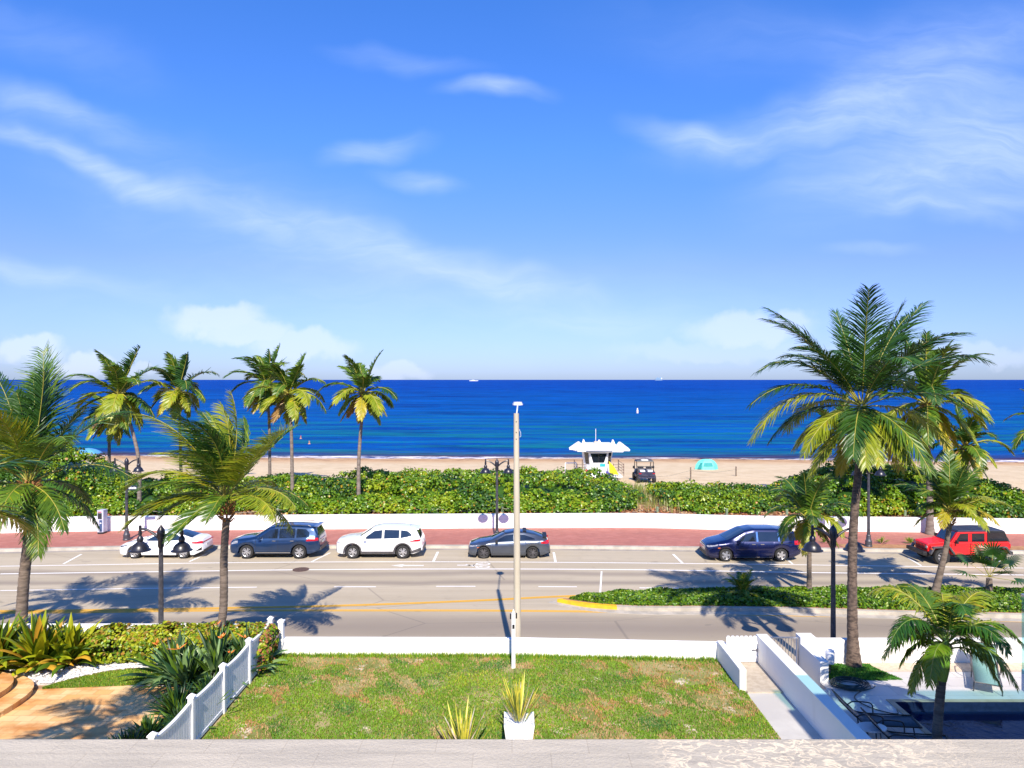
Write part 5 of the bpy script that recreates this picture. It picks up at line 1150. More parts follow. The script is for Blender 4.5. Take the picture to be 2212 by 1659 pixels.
# clipped hedge
M['hedge_a'] = leafm('hedge_a', (.42,.44,.02), (.28,.34,.018), 2.5, .4, .25); M['hedge_b'] = leafm('hedge_b', (.15,.25,.012), (.09,.17,.01), 2.5, .4, .2); M['hedge_c'] = leafm('hedge_c', (.34,.17,.03), (.30,.21,.03), 2.5, .4, .2)
def shrub(name, label, cat, boxes, n, size, mats, probs, seed, group=None, core=True, topm=None):
    r = np.random.RandomState(seed); T = thing(name, label, cat, (boxes[0][0][0], boxes[0][0][1], LZ), group); o_ = np.array([boxes[0][0][0], boxes[0][0][1], LZ]); Vs = []; Qs = []; ms = []; off = 0; tot = sum(b[1][0]*b[1][1] for b in boxes)
    for (c, h) in boxes: # centre, half sizes: superellipsoid
        k = int(n*h[0]*h[1]/tot); d = nrm(r.normal(size=(k,3))); e = .55; q = np.sign(d)*np.abs(d)**e; q = q/np.maximum((np.abs(q)**3).sum(1,keepdims=True)**(1/3),.01)
        rad_ = (1-.30*r.random((k,1))**1.6)*(1+.07*np.sin(d[:,:1]*9+seed)+.06*np.sin(d[:,1:2]*11)); P = np.array(c)+q*rad_*np.array(h)
        Nn = nrm(d+r.normal(size=(k,3))*.6+np.array([0,0,.3])); V, Q = leaves(P-o_, Nn, size, r, 1.25); Vs.append(V); Qs.append(Q+off); off += len(V)
        mi = r.choice(len(mats), k, p=probs)
        if topm is not None: mi = np.where((q[:,2] > .55)&(r.random(k) < .16), topm, mi)
        ms.append(np.concatenate([mi,mi]))
    keep = None
    fast_mesh('foliage', np.concatenate(Vs), np.concatenate(Qs), np.concatenate(ms), mats, parent=T)
    g = MB(); 
    for (c, h) in boxes:
        for j in range(9):
            a = Vector(c)-Vector(o_); p = a+Vector((r.uniform(-.7,.7)*h[0], r.uniform(-.6,.6)*h[1], -h[2])); g.tube([p, p+Vector((r.normal()*.1,r.normal()*.1,h[2]*.9)), p+Vector((r.normal()*.2,r.normal()*.2,h[2]*1.5))], [.02,.015,.008], 4, cap=False)
    g.build('stems', 'twig', T); return T
HM = ['hedge_a','hedge_b','hedge_c']
shrub('hedge', 'clipped yellow green hedge with small round leaves in front of the left white wall', 'hedge',
  [((-12.2,22.30,LZ+.50),(1.25,.62,.53)),((-10.5,22.35,LZ+.50),(1.2,.60,.56)),((-8.9,22.42,LZ+.52),(1.2,.52,.56))], 21000, .078, HM, [.62,.30,.08], 3, topm=2)
shrub('flowering_vine', 'reddish green vine climbing over the far end of the white fence', 'vine', [((-7.62,21.9,LZ+.75),(.30,.55,.42)),((-7.50,21.5,LZ+.42),(.20,.35,.40))], 1800, .085, ['hedge_b','lit_a','hedge_a'], [.5,.25,.25], 8)
# broad strap leaves
def strap_plant(name, label, cat, c, n, L_, wid, mats, probs, seed, el=(85,20), droop=1.0, group=None, spread=.3, parent=None, fold=.25, flowers=None, z=None):
    r = np.random.RandomState(seed); base = Vector(c); T = thing(name, label, cat, base, group); Vs = []; Qs = []; ms = []; off = 0; ns = 7
    for i in range(n):
        a = r.random(); az = i*2.39996+r.normal()*.3; e = R(el[0]+(el[1]-el[0])*a); L = L_*r.uniform(.65,1.1); p = Vector((math.cos(az)*spread*a*r.random(), math.sin(az)*spread*a*r.random(), .02+r.random()*.1)); d = Vector((math.cos(az)*math.cos(e), math.sin(az)*math.cos(e), math.sin(e))); s_ = Vector((-math.sin(az), math.cos(az), 0)); rot = r.normal()*.5
        vv = []
        for k in range(ns+1):
            t_ = k/ns; w_ = wid*(.35+1.3*t_ if t_ < .45 else (1-((t_-.45)/.55)**1.8)*.93+.03)*r.uniform(.92,1.08); u_ = s_.cross(d); sv = (s_*math.cos(rot)+u_*math.sin(rot)*.6)
            vv += [list(p-sv*w_*.5), list(p-u_*w_*fold*.6*-1*0-u_*w_*fold), list(p+sv*w_*.5)]; p = p+d*(L/ns); d = (d+Vector((0,0,-1))*droop*(.06+.30*t_*t_)*(1.2-d.z*.6)).normalized()
        vv = np.array(vv); V = vv; q = []
        for k in range(ns):
            b = k*3+off; q += [[b,b+1,b+4,b+3],[b+1,b+2,b+5,b+4]]
        Vs.append(V); Qs.append(q); off += len(V); m_ = r.choice(len(mats), p=probs); ms += [m_]*len(q)
    fast_mesh('leaves', np.concatenate(Vs), np.concatenate([np.array(q) for q in Qs]), ms, mats, parent=T, smooth=True)
    if flowers:
        for i in range(flowers):
            az = r.uniform(0,6.28); rr_ = r.uniform(.2,.8); top = Vector((math.cos(az)*rr_, math.sin(az)*rr_, L_*r.uniform(.75,1.0))); g = MB(); g.tube([(top.x*.3,top.y*.3,0), top*.7+Vector((0,0,.1)), top], .012, 5); 
            sp_ = g.build('flower', ['frond_green'][0], T); g = MB()
            for q in range(5):
                e2 = top+Vector((r.normal()*.10, r.normal()*.10, r.uniform(.04,.16))); w2 = Vector((r.normal(),r.normal(),0)).normalized()*.03; g.add([top-w2*.3, top+w2*.3, (top+e2)/2+w2, e2, (top+e2)/2-w2], [(0,1,2,3,4)])
            g.build('petals', 'flower_orange', sp_)
    return T
M['flower_orange'] = mat('flower_orange', (.75,.17,.03), (.8,.3,.05), 8, .5)
M['strap_lime'] = leafm('strap_lime', (.42,.42,.015), (.26,.31,.012), 1.5, .35, .25); M['strap_green'] = leafm('strap_green', (.12,.20,.012), (.065,.13,.01), 1.5, .35, .2); M['strap_gold'] = leafm('strap_gold', (.62,.33,.03), (.50,.30,.03), 1.5, .45, .25)
M['bop_green'] = leafm('bop_green', (.11,.21,.075), (.19,.29,.10), 1.5, .32, .12); M['bop_dark'] = leafm('bop_dark', (.012,.045,.018), (.022,.06,.02), 1.5, .35, .1)
for k, (x, y, L_, sd_, lab) in enumerate(((-14.3,21.45,1.45,3,'large clump of broad yellow green strap leaves with golden lower leaves, beside the hedge'),(-15.5,21.3,1.5,4,'broad leaved yellow green clump cut by the left picture edge'),(-13.55,21.75,1.3,6,'smaller clump of broad strap leaves closest to the hedge'))):
    strap_plant('crinum_lily', lab, 'plant', (x,y,LZ), 95, L_*1.12, .29, ['strap_lime','strap_green','strap_gold'], [.42,.45,.13], sd_, (88,25), 1.35, 'broad leaved clumps at the far left', .3)
for k, (x, y, L_, sd_, fl, lab) in enumerate(((-9.9,21.0,1.35,11,2,'left clump of bird of paradise with grey green leaves, next to the hedge'),(-9.0,21.6,1.35,12,2,'rear clump of bird of paradise around the ringed palm trunk'),(-8.6,20.7,1.35,13,2,'bird of paradise clump with an orange flower, closest to the fence'),(-9.3,20.3,1.15,14,0,'front clump of dark bird of paradise leaves over the stones'),(-8.15,21.8,1.2,15,1,'bird of paradise clump in the far corner by the fence end'))):
    strap_plant('bird_of_paradise', lab, 'plant', (x,y,LZ), 95, L_*.92, .165, ['bop_green','bop_dark','strap_green'], [.50,.32,.18], sd_, (84,8), .8, 'bird of paradise clumps by the white fence', .7, flowers=fl)
for k, (x, y, L_, sd_, lab) in enumerate(((-8.75,18.55,.80,21,'dark spiky green shrub on the patio side of the white fence'),(-8.25,19.35,.72,22,'spiky green shrub under the bird of paradise along the fence'),(-8.85,17.3,.55,23,'low dark green shrub in the shade at the bottom of the fence'),(-8.3,17.9,.62,24,'dark green shrub pressed against the third fence panel'),(-8.9,16.5,.6,25,'low dark green shrub nearest the viewer beside the fence'))):
    strap_plant('spiky_shrub', lab, 'shrub', (x,y,LZ), 150, L_, .085, ['bop_dark','frond_green','gc_c'], [.45,.30,.25], sd_, (84,8), .35, 'dark shrubs along the patio side of the fence', .35)
strap_plant('weed', 'single long green leaf shoot poking through the white fence panel', 'plant', (-7.5,18.0,LZ+.55), 4, .55, .07, ['frond_green'], [1.0], 2, (50,20), .2)
g = MB(); g.lathe((-8.0,16.2,LZ), [(.02,.0),(.12,.05),(.2,.3),(.15,.45)], 8)
# ---- pots and snake plants on the lawn
M['snake_y'] = leafm('snake_y', (.62,.55,.07), (.42,.42,.05), 6, .4, .15); M['snake_g'] = leafm('snake_g', (.22,.26,.05), (.10,.15,.04), 6, .4, .1); M['snake_w'] = mat('snake_w', (.55,.50,.42), (.45,.36,.24), 5, .7)
strap_plant('snake_plant', 'yellow edged snake plant growing from the lawn left of the white planter', 'plant', (-1.17,16.75,LZ), 46, 1.0, .06, ['snake_y','snake_g','snake_w'], [.62,.2,.18], 31, (88,55), .12, None, .45)
strap_plant('snake_plant', 'tall yellow snake plant standing in the white planter', 'plant', (.17,16.9,LZ+.62), 44, 1.0, .062, ['snake_y','snake_g','snake_w'], [.62,.2,.18], 32, (88,50), .16, None, .22)
P0 = Vector((.17,16.9,LZ)); T = thing('planter', 'square white plaster planter with scrolled corners holding the tall snake plant', 'planter', P0)
g = MB(); a_ = .36
ring_ = lambda s_, z, dip: [(-s_,-s_,z),(0,-s_,z-dip),(s_,-s_,z),(s_,0,z-dip),(s_,s_,z),(0,s_,z-dip),(-s_,s_,z),(-s_,0,z-dip)]
R0 = [ring_(.27,0,0), ring_(.30,.30,0), ring_(.36,.74,.09), ring_(.31,.74,.09), ring_(.28,.60,.02)]
vv = [q for r_ in R0 for q in r_]; ff = [(i*8+k, i*8+(k+1)%8, (i+1)*8+(k+1)%8, (i+1)*8+k) for i in range(4) for k in range(8)]; g.add(vv, ff); g.add(ring_(.28,.60,.02), [tuple(range(8))]); g.build('pot', 'white_paint', T)
g = MB()
for s_ in (-1,1):
    for zz, ln_ in ((.52,.14),(.42,.10),(.30,.14)): g.box((s_*.16-ln_/2,-.352-.02,zz),(s_*.16+ln_/2,-.318,zz+.018))
    g.box((s_*.16-.09,-.36,.32),(s_*.16-.07,-.31,.52))
g.build('relief', 'white_paint', T); g = MB(); g.box((-.42,-.42,-.02),(.42,.42,.03)); g.build('plinth', 'white_paint', T)

# ---- right side path, gates
g = MB(); g.box((6.6,9,.2),(7.65,20.0,LZ-.03)); g.build('garden_path', 'walk', kind='structure')
g = MB(); g.box((6.64,20.0,.2),(7.65,22.2,LZ+.01)); g.build('path_landing', 'walk_b', kind='structure')
g = MB(); g.box((7.99,20,.2),(8.97,24.3,.62)); g.build('street_steps', 'walk_b', kind='structure')
T = thing('wooden_gate', 'white wooden plank gate with rails at the top of the garden path', 'gate', (6.66,22.1,LZ))
for k in range(7):
    x0_ = .015+.138*k; g = MB(); zt = .80
    g.prism([(x0_,-.015),(x0_+.128,-.015),(x0_+.128,.015),(x0_,.015)], .03, zt-.02); g.add([(x0_,-.015,zt-.02),(x0_+.128,-.015,zt-.02),(x0_+.128,.015,zt-.02),(x0_,.015,zt-.02),(x0_+.03,-.015,zt+.03),(x0_+.098,-.015,zt+.03),(x0_+.098,.015,zt+.03),(x0_+.03,.015,zt+.03)], [(4,5,6,7),(0,1,5,4),(1,2,6,5),(2,3,7,6),(3,0,4,7)]); g.build('plank', 'white_paint', T)
for z0_ in (.14,.58):
    g = MB(); g.box((.01,-.045,z0_),(.975,-.016,z0_+.08)); g.build('rail', 'white_paint', T)
g = MB(); g.box((.80,-.06,.40),(.95,-.046,.42)); g.box((.94,-.07,.36),(.96,-.046,.46)); g.build('latch', 'grey_metal', T)
T = thing('metal_gate', 'light grey metal bar gate between two white walls, leading down to the street', 'gate', (8.01,22.2,.70))
g = MB()
for x0_ in (0,.92): g.box((x0_,-.025,0),(x0_+.04,.025,1.12))
for z0_ in (.03,1.08): g.box((.04,-.018,z0_),(.92,.018,z0_+.04))
g.build('frame', 'steel', T)
for k in range(9):
    g = MB(); g.box((.10+.088*k,-.009,.07),(.118+.088*k,.009,1.08)); g.build('bar', 'steel', T)
# ---- pool yard
M['turf'] = leafm('turf', (.045,.22,.018), (.035,.16,.016), 2, .6, .2); M['turf_b'] = leafm('turf_b', (.12,.26,.012), (.09,.22,.012), 2, .6, .2)
g = MB(); g.prism([(7.99,9),(10.28,9),(10.28,19.52),(34,19.52),(34,22.1),(9.45,22.1),(9.22,22.05),(9.22,20.65),(8.97,20.65),(8.97,20.2),(7.99,20.2)], .3, LZ); g.build('pool_deck', 'deck', kind='structure')
g = MB(); g.prism([(9.24,21.95),(10.9,21.95),(11.05,21.7),(11.0,20.75),(9.24,20.85)], LZ, LZ+.012); g.build('turf_base', mat('turf_base', (.03,.10,.015), None, 3, .9), kind='structure')
n = 15000; x = r.uniform(9.24,11.6,n); y = r.uniform(20.8,21.95,n); ok = (x < 11.05+(21.7-y)*.45*(y<21.7)) & (np.hypot(x-10.5,y-21.9) > .3); P = np.stack([x[ok],y[ok],np.full(ok.sum(),LZ+.01)],1)
tag(tufts('artificial_turf', P, r.choice([0,1],len(P),p=[.7,.3]), .04, .03, ['turf','turf_b'], r), kind='stuff', label='bright green turf square around the foot of the tall palm', cat='turf')
g = MB(); g.prism([(10.28,9),(10.44,9),(10.44,19.36),(34,19.36),(34,19.52),(10.28,19.52)], .4, LZ+.02); g.build('pool_coping', mat('coping', (.46,.36,.25), (.38,.29,.19), 3, .7), kind='structure')
g = MB(); g.box((10.44,19.352,-.6),(34,19.362,LZ+.015)); g.box((10.436,9,-.6),(10.446,19.36,LZ+.015)); g.build('pool_lining', mat('pool_tile', (.012,.02,.06), (.02,.03,.09), 8, .3), kind='structure')
wm = mat('pool_water', (.004,.014,.055), (.003,.010,.045), 1.2, .05, .012, 2.2, spec=.6)
wm.node_tree.nodes['Principled BSDF'].inputs['IOR'].default_value = 1.2; M['pool_water'] = wm; g = MB(); g.add([(10.44,9,.82),(34,9,.82),(34,19.36,.82),(10.44,19.36,.82)], [(0,1,2,3)]); g.build('pool_water', 'pool_water', kind='structure')
g = MB(); g.add([(11.2,21.4,LZ+.006),(34,21.4,LZ+.006),(34,22.08,LZ+.006),(10.9,22.08,LZ+.006)], [(0,1,2,3)]); g.build('gravel_strip', mat('gravel_strip', (.60,.48,.36), (.50,.38,.28), 9, .9), kind='structure')
# hose
T = None; g = MB(); pts = []; cx_, cy_ = 9.72, 20.42
for k in range(300):
    t_ = k/300*math.pi*2*11; wob = .05*math.sin(t_*.37+1)+.04*math.sin(t_*.13); rr_ = .36+wob+.10*math.sin(t_*.21); pts.append((cx_+rr_*1.15*math.cos(t_)+.07*math.sin(t_*.11), cy_+rr_*.85*math.sin(t_)+.05*math.sin(t_*.17), LZ+.02+.09*k/300+.02*math.sin(t_*.7)))
e_ = [(9.98,20.12,LZ+.03),(9.55,19.75,LZ+.02),(9.45,19.45,LZ+.02),(9.60,19.05,LZ+.02),(9.90,18.75,LZ+.02),(10.15,18.68,LZ+.02),(10.25,18.9,LZ+.02)]
g.tube(pts, .014, 6); 
def spl(P, n=10):
    P = [Vector(p) for p in P]; o = []
    for k in range(len(P)-1):
        a, b = P[k], P[k+1]; p0 = P[k-1] if k else a*2-b; p3 = P[k+2] if k+2 < len(P) else b*2-a
        for j in range(n): f = j/n; o.append(.5*((2*a)+(b-p0)*f+(2*p0-5*a+4*b-p3)*f*f+(3*a-p0-3*b+p3)*f**3))
    return o+[P[-1]]
g.tube(spl(e_), .014, 6); g.build('garden_hose', mat('hose_green', (.012,.035,.035), (.02,.05,.05), 3, .45), smooth=True, label='dark green garden hose coiled on the deck in front of the turf', cat='hose')
T = thing('garden_hose_box', 'white rounded utility box on a short stem beside the coiled hose', 'utility box', (9.50,21.2,LZ))
g = MB(); g.lathe((0,0,0), [(.02,.33),(.12,.34),(.13,.40),(.13,.68),(.11,.73),(.02,.75)], 16); g.build('housing', 'white_paint', T, smooth=True, ang=30); g = MB(); g.tube([(0,0,0),(0,0,.34)], .02, 8); g.build('stem', 'grey_metal', T)
T.name = 'utility_box'
# loungers of dark tube and mesh
M['sling'] = mat('sling', (.05,.09,.13), (.035,.07,.10), 20, .6); M['sling_light'] = mat('sling_light', (.20,.36,.32), (.16,.30,.26), 20, .6)
def chaise(label, loc, rz, frame='black', sling='sling', s=1.0):
    T = thing('sun_lounger', label, 'sun lounger', loc, None); T.rotation_euler.z = rz
    for sg in (-1,1):
        g = MB(); g.tube(spl([(-.95,sg*.32,.32),(.25,sg*.32,.32),(.55,sg*.32,.48),(.95,sg*.32,.86)],6), .018, 8); g.build('side_rail', frame, T, smooth=True)
        for x_ in (-.75,.35):
            g = MB(); g.tube([(x_,sg*.32,.32),(x_-.05,sg*.34,0)], .016, 6); g.build('leg', frame, T)
        g = MB(); g.tube(spl([(-.05,sg*.34,.32),(-.03,sg*.36,.52),(.10,sg*.36,.57),(.42,sg*.36,.57),(.56,sg*.34,.50)],6), .016, 6); g.build('arm_rest', frame, T, smooth=True)
    g = MB(); prof = spl([(-.93,0,.315),(-.3,0,.29),(.25,0,.31),(.55,0,.47),(.94,0,.85)],6); g.strip([(p.x,-.30,p.z) for p in prof], [(p.x,.30,p.z) for p in prof]); o = g.build('sling', sling, T, smooth=True); m_ = o.modifiers.new('thick','SOLIDIFY'); m_.thickness = .008
    g = MB(); g.tube([(.95,-.32,.86),(.95,.32,.86)], .018, 6); g.tube([(-.95,-.32,.32),(-.95,.32,.32)], .018, 6); g.build('end_bar', frame, T); return T
chaise('dark mesh sun lounger in the shade beside the long white wall', (9.10,17.75,LZ), R(172))
chaise('second dark mesh sun lounger, nearest the viewer in the shaded pool yard', (9.35,16.75,LZ), R(172))
chaise('pale green mesh sun lounger behind the short bright palm', (13.75,20.6,LZ), R(60), 'grey_metal', 'sling_light')
T = thing('side_table', 'small oval white table top between the shaded sun loungers', 'table', (8.62,17.0,LZ))
g = MB(); g.prism([(.34*math.cos(2*math.pi*k/20)*(1 if True else 1), .24*math.sin(2*math.pi*k/20)) for k in range(20)], .46, .50); g.build('table_top', 'white_paint', T)
for k in range(4): 
    g = MB(); a = R(45+90*k); g.tube([(.2*math.cos(a),.14*math.sin(a),.46),(.26*math.cos(a),.18*math.sin(a),0)], .014, 6); g.build('leg', 'grey_metal', T)

# ---- the viewer's own house: roof edge in the foreground
rm = bpy.data.materials.new('roof_stone'); rm.use_nodes = True; t = NT(rm.node_tree); p_ = rm.node_tree.nodes['Principled BSDF']; gp_ = t.n('ShaderNodeNewGeometry').outputs['Position']
s_ = t.n('ShaderNodeSeparateXYZ'); t.l(gp_, s_.inputs[0])
cc = t.mix(t.rng(t.noise(t.mapping(gp_, sc=(.35,3,1)), 3, 6, .65), .3, .7), (.50,.44,.34), (.39,.345,.27))
cc = t.mix(t.rng(t.noise(t.mapping(gp_, sc=(1,2,1)), 45, 4, .7), .5, .8, 0, .5), cc, (.62,.57,.48))
vo = t.n('ShaderNodeTexNoise'); t.l(t.mapping(gp_, sc=(1,1.6,1), rot=(0,0,R(18))), vo.inputs['Vector']); vo.inputs['Scale'].default_value = 5; vo.inputs['Detail'].default_value = 6; vo.inputs['Distortion'].default_value = 1.6
vein = t.rng(t.math('ABSOLUTE', t.math('SUBTRACT', vo.outputs[0], .5)), .055, .008)
zone = t.math('MULTIPLY', t.rng(s_.outputs[0], 1.05, 1.30), t.rng(s_.outputs[0], 4.0, 2.9)); cc = t.mix(t.math('MULTIPLY', zone, t.math('MULTIPLY', vein, .95)), cc, (.74,.62,.44))
dk_ = t.rng(t.noise(t.mapping(gp_, sc=(1,3,1)), 4, 6, .7), .5, .62); cc = t.mix(t.math('MULTIPLY', zone, t.math('MULTIPLY', dk_, .45)), cc, (.26,.23,.20))
bk = t.n('ShaderNodeTexBrick'); t.l(gp_, bk.inputs['Vector']); bk.inputs['Scale'].default_value = 1; bk.inputs['Brick Width'].default_value = .62; bk.inputs['Row Height'].default_value = .30; bk.inputs['Mortar Size'].default_value = .004; bk.inputs['Color1'].default_value = (1,1,1,1); bk.inputs['Color2'].default_value = (.93,.93,.93,1); bk.inputs['Mortar'].default_value = (.78,.76,.74,1)
cc = t.mix(.8, cc, bk.outputs[0], 'MULTIPLY')
t.l(cc, p_.inputs['Base Color']); p_.inputs['Roughness'].default_value = .85
bb = t.n('ShaderNodeBump'); bb.inputs['Distance'].default_value = .01; t.l(t.noise(gp_, 30, 5, .7), bb.inputs['Height']); t.l(bb.outputs[0], p_.inputs['Normal'])
T = thing('viewer_house', 'stone paved roof edge of the house in the foreground along the bottom of the view', 'house', (0,0,0))
g = MB(); g.box((-9.5,-8,0),(6.7,5.6,6.62)); g.build('wall', 'white_wall', T)
g = MB(); g.box((-9.7,-8.2,6.62),(6.9,5.934,6.87)); o = g.build('roof_edge', rm, T); b = o.modifiers.new('b','BEVEL'); b.width = .02; b.segments = 3
# ---- neighbouring house, body out of view, added to shade the pool yard; tinted glass rails
T = thing('neighbour_house', 'white house at the right edge with a blue green tinted glass rail', 'house', (15,0,0))
g = MB(); g.box((-6.6,-9,0),(12,8.2,10.0)); g.build('wall', 'white_wall', T); g = MB(); g.box((-6.8,-9.2,10.0),(12.2,8.5,10.25)); g.build('roof', 'concrete', T)
g = MB(); g.box((-7.75,9.75,5.45),(4,10.1,5.75)); g.box((-6.6,8.2,5.45),(4,9.75,5.75)); g.build('balcony_slab', 'white_wall', T)
gl = bpy.data.materials.new('tinted_glass'); gl.use_nodes = True; t = NT(gl.node_tree); no = gl.node_tree.nodes; no.remove(no['Principled BSDF'])
tr = t.n('ShaderNodeBsdfTransparent'); tr.inputs[0].default_value = (.68,.90,.88,1); gg = t.n('ShaderNodeBsdfGlossy'); gg.inputs[0].default_value = (.8,.95,.95,1); gg.inputs['Roughness'].default_value = .03; mx = t.n('ShaderNodeMixShader'); mx.inputs[0].default_value = .14
t.l(tr.outputs[0], mx.inputs[1]); t.l(gg.outputs[0], mx.inputs[2]); t.l(mx.outputs[0], no['Material Output'].inputs[0]); M['tinted_glass'] = gl
g = MB(); g.box((-7.88,9.90,5.76),(4,9.915,6.84)); ra = g.build('glass_panel', 'tinted_glass', T)
g = MB(); g.box((-7.88,9.88,6.84),(4,9.935,6.875)); g.build('hand_rail', 'steel', T)
g = MB(); g.box((-6.7,8.40,10.26),(12,8.412,11.35)); g.build('glass_panel', 'tinted_glass', T)
for k in range(3):
    g = MB(); g.box((-5+5*k,8.20,1.2),(-2.5+5*k,8.26,3.4)); f_ = g.build('window', 'glass_dark', T)

# ------------------------------------------------------------------ beach things
sandz = lambda x, y: float(terr(np.array([x]), np.array([y]))[0])
TY = 61.5; TX = (1290-1106)/F*TY; k_ = TY/F        # metres per measuring pixel there
z0 = sandz(TX, TY); T = thing('lifeguard_tower', 'white lifeguard tower with winged roof and dark windows on the beach', 'lifeguard tower', (TX,TY,z0+.13))
hp = lambda x, y: ((x-1290)*k_, H-(y-HOR)*k_-z0)
def fprism(name, m, pts, y0, y1, parent=T, bev=.0):
    g = MB(); P = [hp(*q) for q in pts]; n = len(P); vv = [(x,y0,z) for x,z in P]+[(x,y1,z) for x,z in P]; g.add(vv, [tuple(range(n)), tuple(range(n,2*n))[::-1]]+[(i,n+i,n+(i+1)%n,(i+1)%n) for i in range(n)]); o = g.build(name, m, parent)
    bm = bmesh.new(); bm.from_mesh(o.data); bmesh.ops.recalc_face_normals(bm, faces=bm.faces); bm.to_mesh(o.data); bm.free(); return o
# cabin: hexagon in plan, walls flare upwards
g = MB(); yc = 0; zt = hp(0,975)[1]; zb_ = hp(0,1026)[1]
def hexr(sx, sy): return [(-.78*sx,-1.1*sy),(.78*sx,-1.1*sy),(1.3*sx,-.4*sy),(1.3*sx,.6*sy),(.7*sx,1.2*sy),(-.7*sx,1.2*sy),(-1.3*sx,.6*sy),(-1.3*sx,-.4*sy)]
A = [(x,y,zb_) for x,y in hexr(.78,.85)]; Bq = [(x,y,zt) for x,y in hexr(1.0,1.0)]; g.add(A+Bq, [tuple(range(8))[::-1], tuple(range(8,16))]+[(i,(i+1)%8,8+(i+1)%8,8+i) for i in range(8)]); cab = g.build('cabin', 'white_paint', T)
def facequad(name, m, u0, u1, v0, v1, i, off=.012, u2=None, u3=None, parent=None):
    a0, a1, b0, b1 = [Vector(q) for q in (A[i], A[(i+1)%8], Bq[i], Bq[(i+1)%8])]; nn = (a1-a0).cross(b0-a0).normalized(); u2 = u0 if u2 is None else u2; u3 = u1 if u3 is None else u3
    pt = lambda u_, v_: (a0*(1-u_)+a1*u_)*(1-v_)+(b0*(1-u_)+b1*u_)*v_+nn*off; g = MB(); q = [pt(u0,v0),pt(u1,v0),pt(u3,v1),pt(u2,v1)]; g.add(q+[p-nn*.01 for p in q], [(0,1,2,3),(7,6,5,4),(0,4,5,1),(1,5,6,2),(2,6,7,3),(3,7,4,0)]); return g.build(name, m, parent or T)
w0 = facequad('window','glass_dark',.16,.84,.52,.90,0,.014,.04,.96); facequad('window_bar','black',.49,.52,.52,.90,0,.018,parent=w0)
facequad('window','glass_dark',.2,.8,.45,.93,7,.014); facequad('window','glass_dark',.2,.8,.45,.93,1,.014)
nb = facequad('notice_board','plate',.08,.56,.03,.46,0,.016); nb2 = facequad('notice_board','plate',.58,.92,.03,.34,0,.016); facequad('poster', mat('poster_teal',(.03,.42,.46),None,8,.5),.58,.92,.35,.47,0,.018)
for q in range(7): facequad('printed_line','grey_metal',.13,.13+.33*(.7+.3*((q*7)%3)/2),.07+.05*q,.085+.05*q,0,.020,parent=nb)
for q in range(4): facequad('printed_line','grey_metal',.61,.86,.07+.06*q,.082+.06*q,0,.020,parent=nb2)
for q in range(9): facequad('roof_lettering','grey_metal',.12+.075*q,.165+.075*q,.485,.505,0,.018) if q not in (5,) else None
fprism('roof','white_paint',[(1244,975),(1242,966),(1262,960),(1318,960),(1340,967),(1340,976)],-1.6,.6)
fprism('roof_fascia','white_paint',[(1262,972),(1262,961),(1318,961),(1318,972)],-1.75,-1.6)
fprism('vent_slot','grey_metal',[(1270,963.2),(1290,961.8),(1312,963.4),(1290,962.6)],-1.765,-1.75)
for pts, a, b in (([(1227,971),(1227,967),(1246,954),(1249,955),(1256,962),(1258,972)],-1.5,-1.1),([(1325,973),(1326,963),(1332,955),(1335,955),(1352,968),(1355,971),(1354,974)],-1.5,-1.1),
                  ([(1253,962),(1256.5,950),(1258.5,950),(1263,962)],-1.3,-1.0),([(1315,962),(1318.5,950.5),(1320.5,950.5),(1325,962)],-1.3,-1.0),([(1290,960),(1293,953),(1295,953),(1298,960)],-.2,.1)): fprism('roof_wing','white_paint',pts,a,b)
fprism('roof_wing_plate','white_paint',[(1229,971.5),(1230,970),(1350,971),(1352,973.5),(1340,975),(1244,974)],-1.45,.3)
g = MB(); g.tube([(*hp(1286,960)[:1],-.3,hp(0,960)[1]),(hp(1286,0)[0],-.3,hp(0,929)[1])], .022, 6); g.build('mast','white_metal',T)
g = MB(); x_, z_ = hp(1287,958); g.box((x_-.18,-.5,z_-.1),(x_+.22,-.1,z_+.08)); g.build('siren','concrete',T)
g = MB(); zp = hp(0,1026)[1]; g.box((-2.15,-1.5,zp-.14),(1.95,1.9,zp)); g.build('deck', 'white_paint', T)
fprism('skirt','white_paint',[(1252,1027),(1332,1027),(1320,1036),(1265,1036)],-1.3,-1.1)
for x_ in (-1.5,-.4,.7,1.5):
    for y_ in (-1.2,1.4):
        g = MB(); g.tube([(x_,y_,-.3),(x_,y_,zp-.14)], .06, 6); g.build('stilt', 'white_paint', T)
for xa, xb_ in ((1244,1262),(1320,1342)):
    g = MB(); a, b = hp(xa,0)[0], hp(xb_,0)[0]
    for j in range(4): zz = zp+.22+.24*j; g.tube([(a,-1.4,zz),(b,-1.4,zz)], .018, 5)
    for q in (a,b): g.tube([(q,-1.4,zp),(q,-1.4,zp+1.02)], .03, 6); g.tube([(q,1.7,zp),(q,1.7,zp+1.02)], .03, 6)
    q = a if xa < 1280 else b; 
    for j in range(4): zz = zp+.22+.24*j; g.tube([(q,-1.4,zz),(q,1.7,zz)], .018, 5)
    g.build('railing', 'railing_wood' if 'railing_wood' in M else mat('railing_wood', (.16,.10,.08), None, 4, .7), T)
g = MB(); vv = []; zz0 = zp
x_, z_ = hp(1310,1005); g.add([(x_,-1.55,z_+.55),(x_+.05,-1.55,z_-.55),(x_+.85,-1.62,z_-.62),(x_+.45,-1.5,z_+.05)], [(0,1,2,3)]); o = g.build('warning_flag', mat('flag_yellow', (.85,.62,.01), (.75,.50,.01), 3, .6), label='yellow flag hanging at the right corner of the lifeguard tower', cat='flag'); o.location = (TX,TY,z0); s2 = o.modifiers.new('s','SOLIDIFY'); s2.thickness = .01
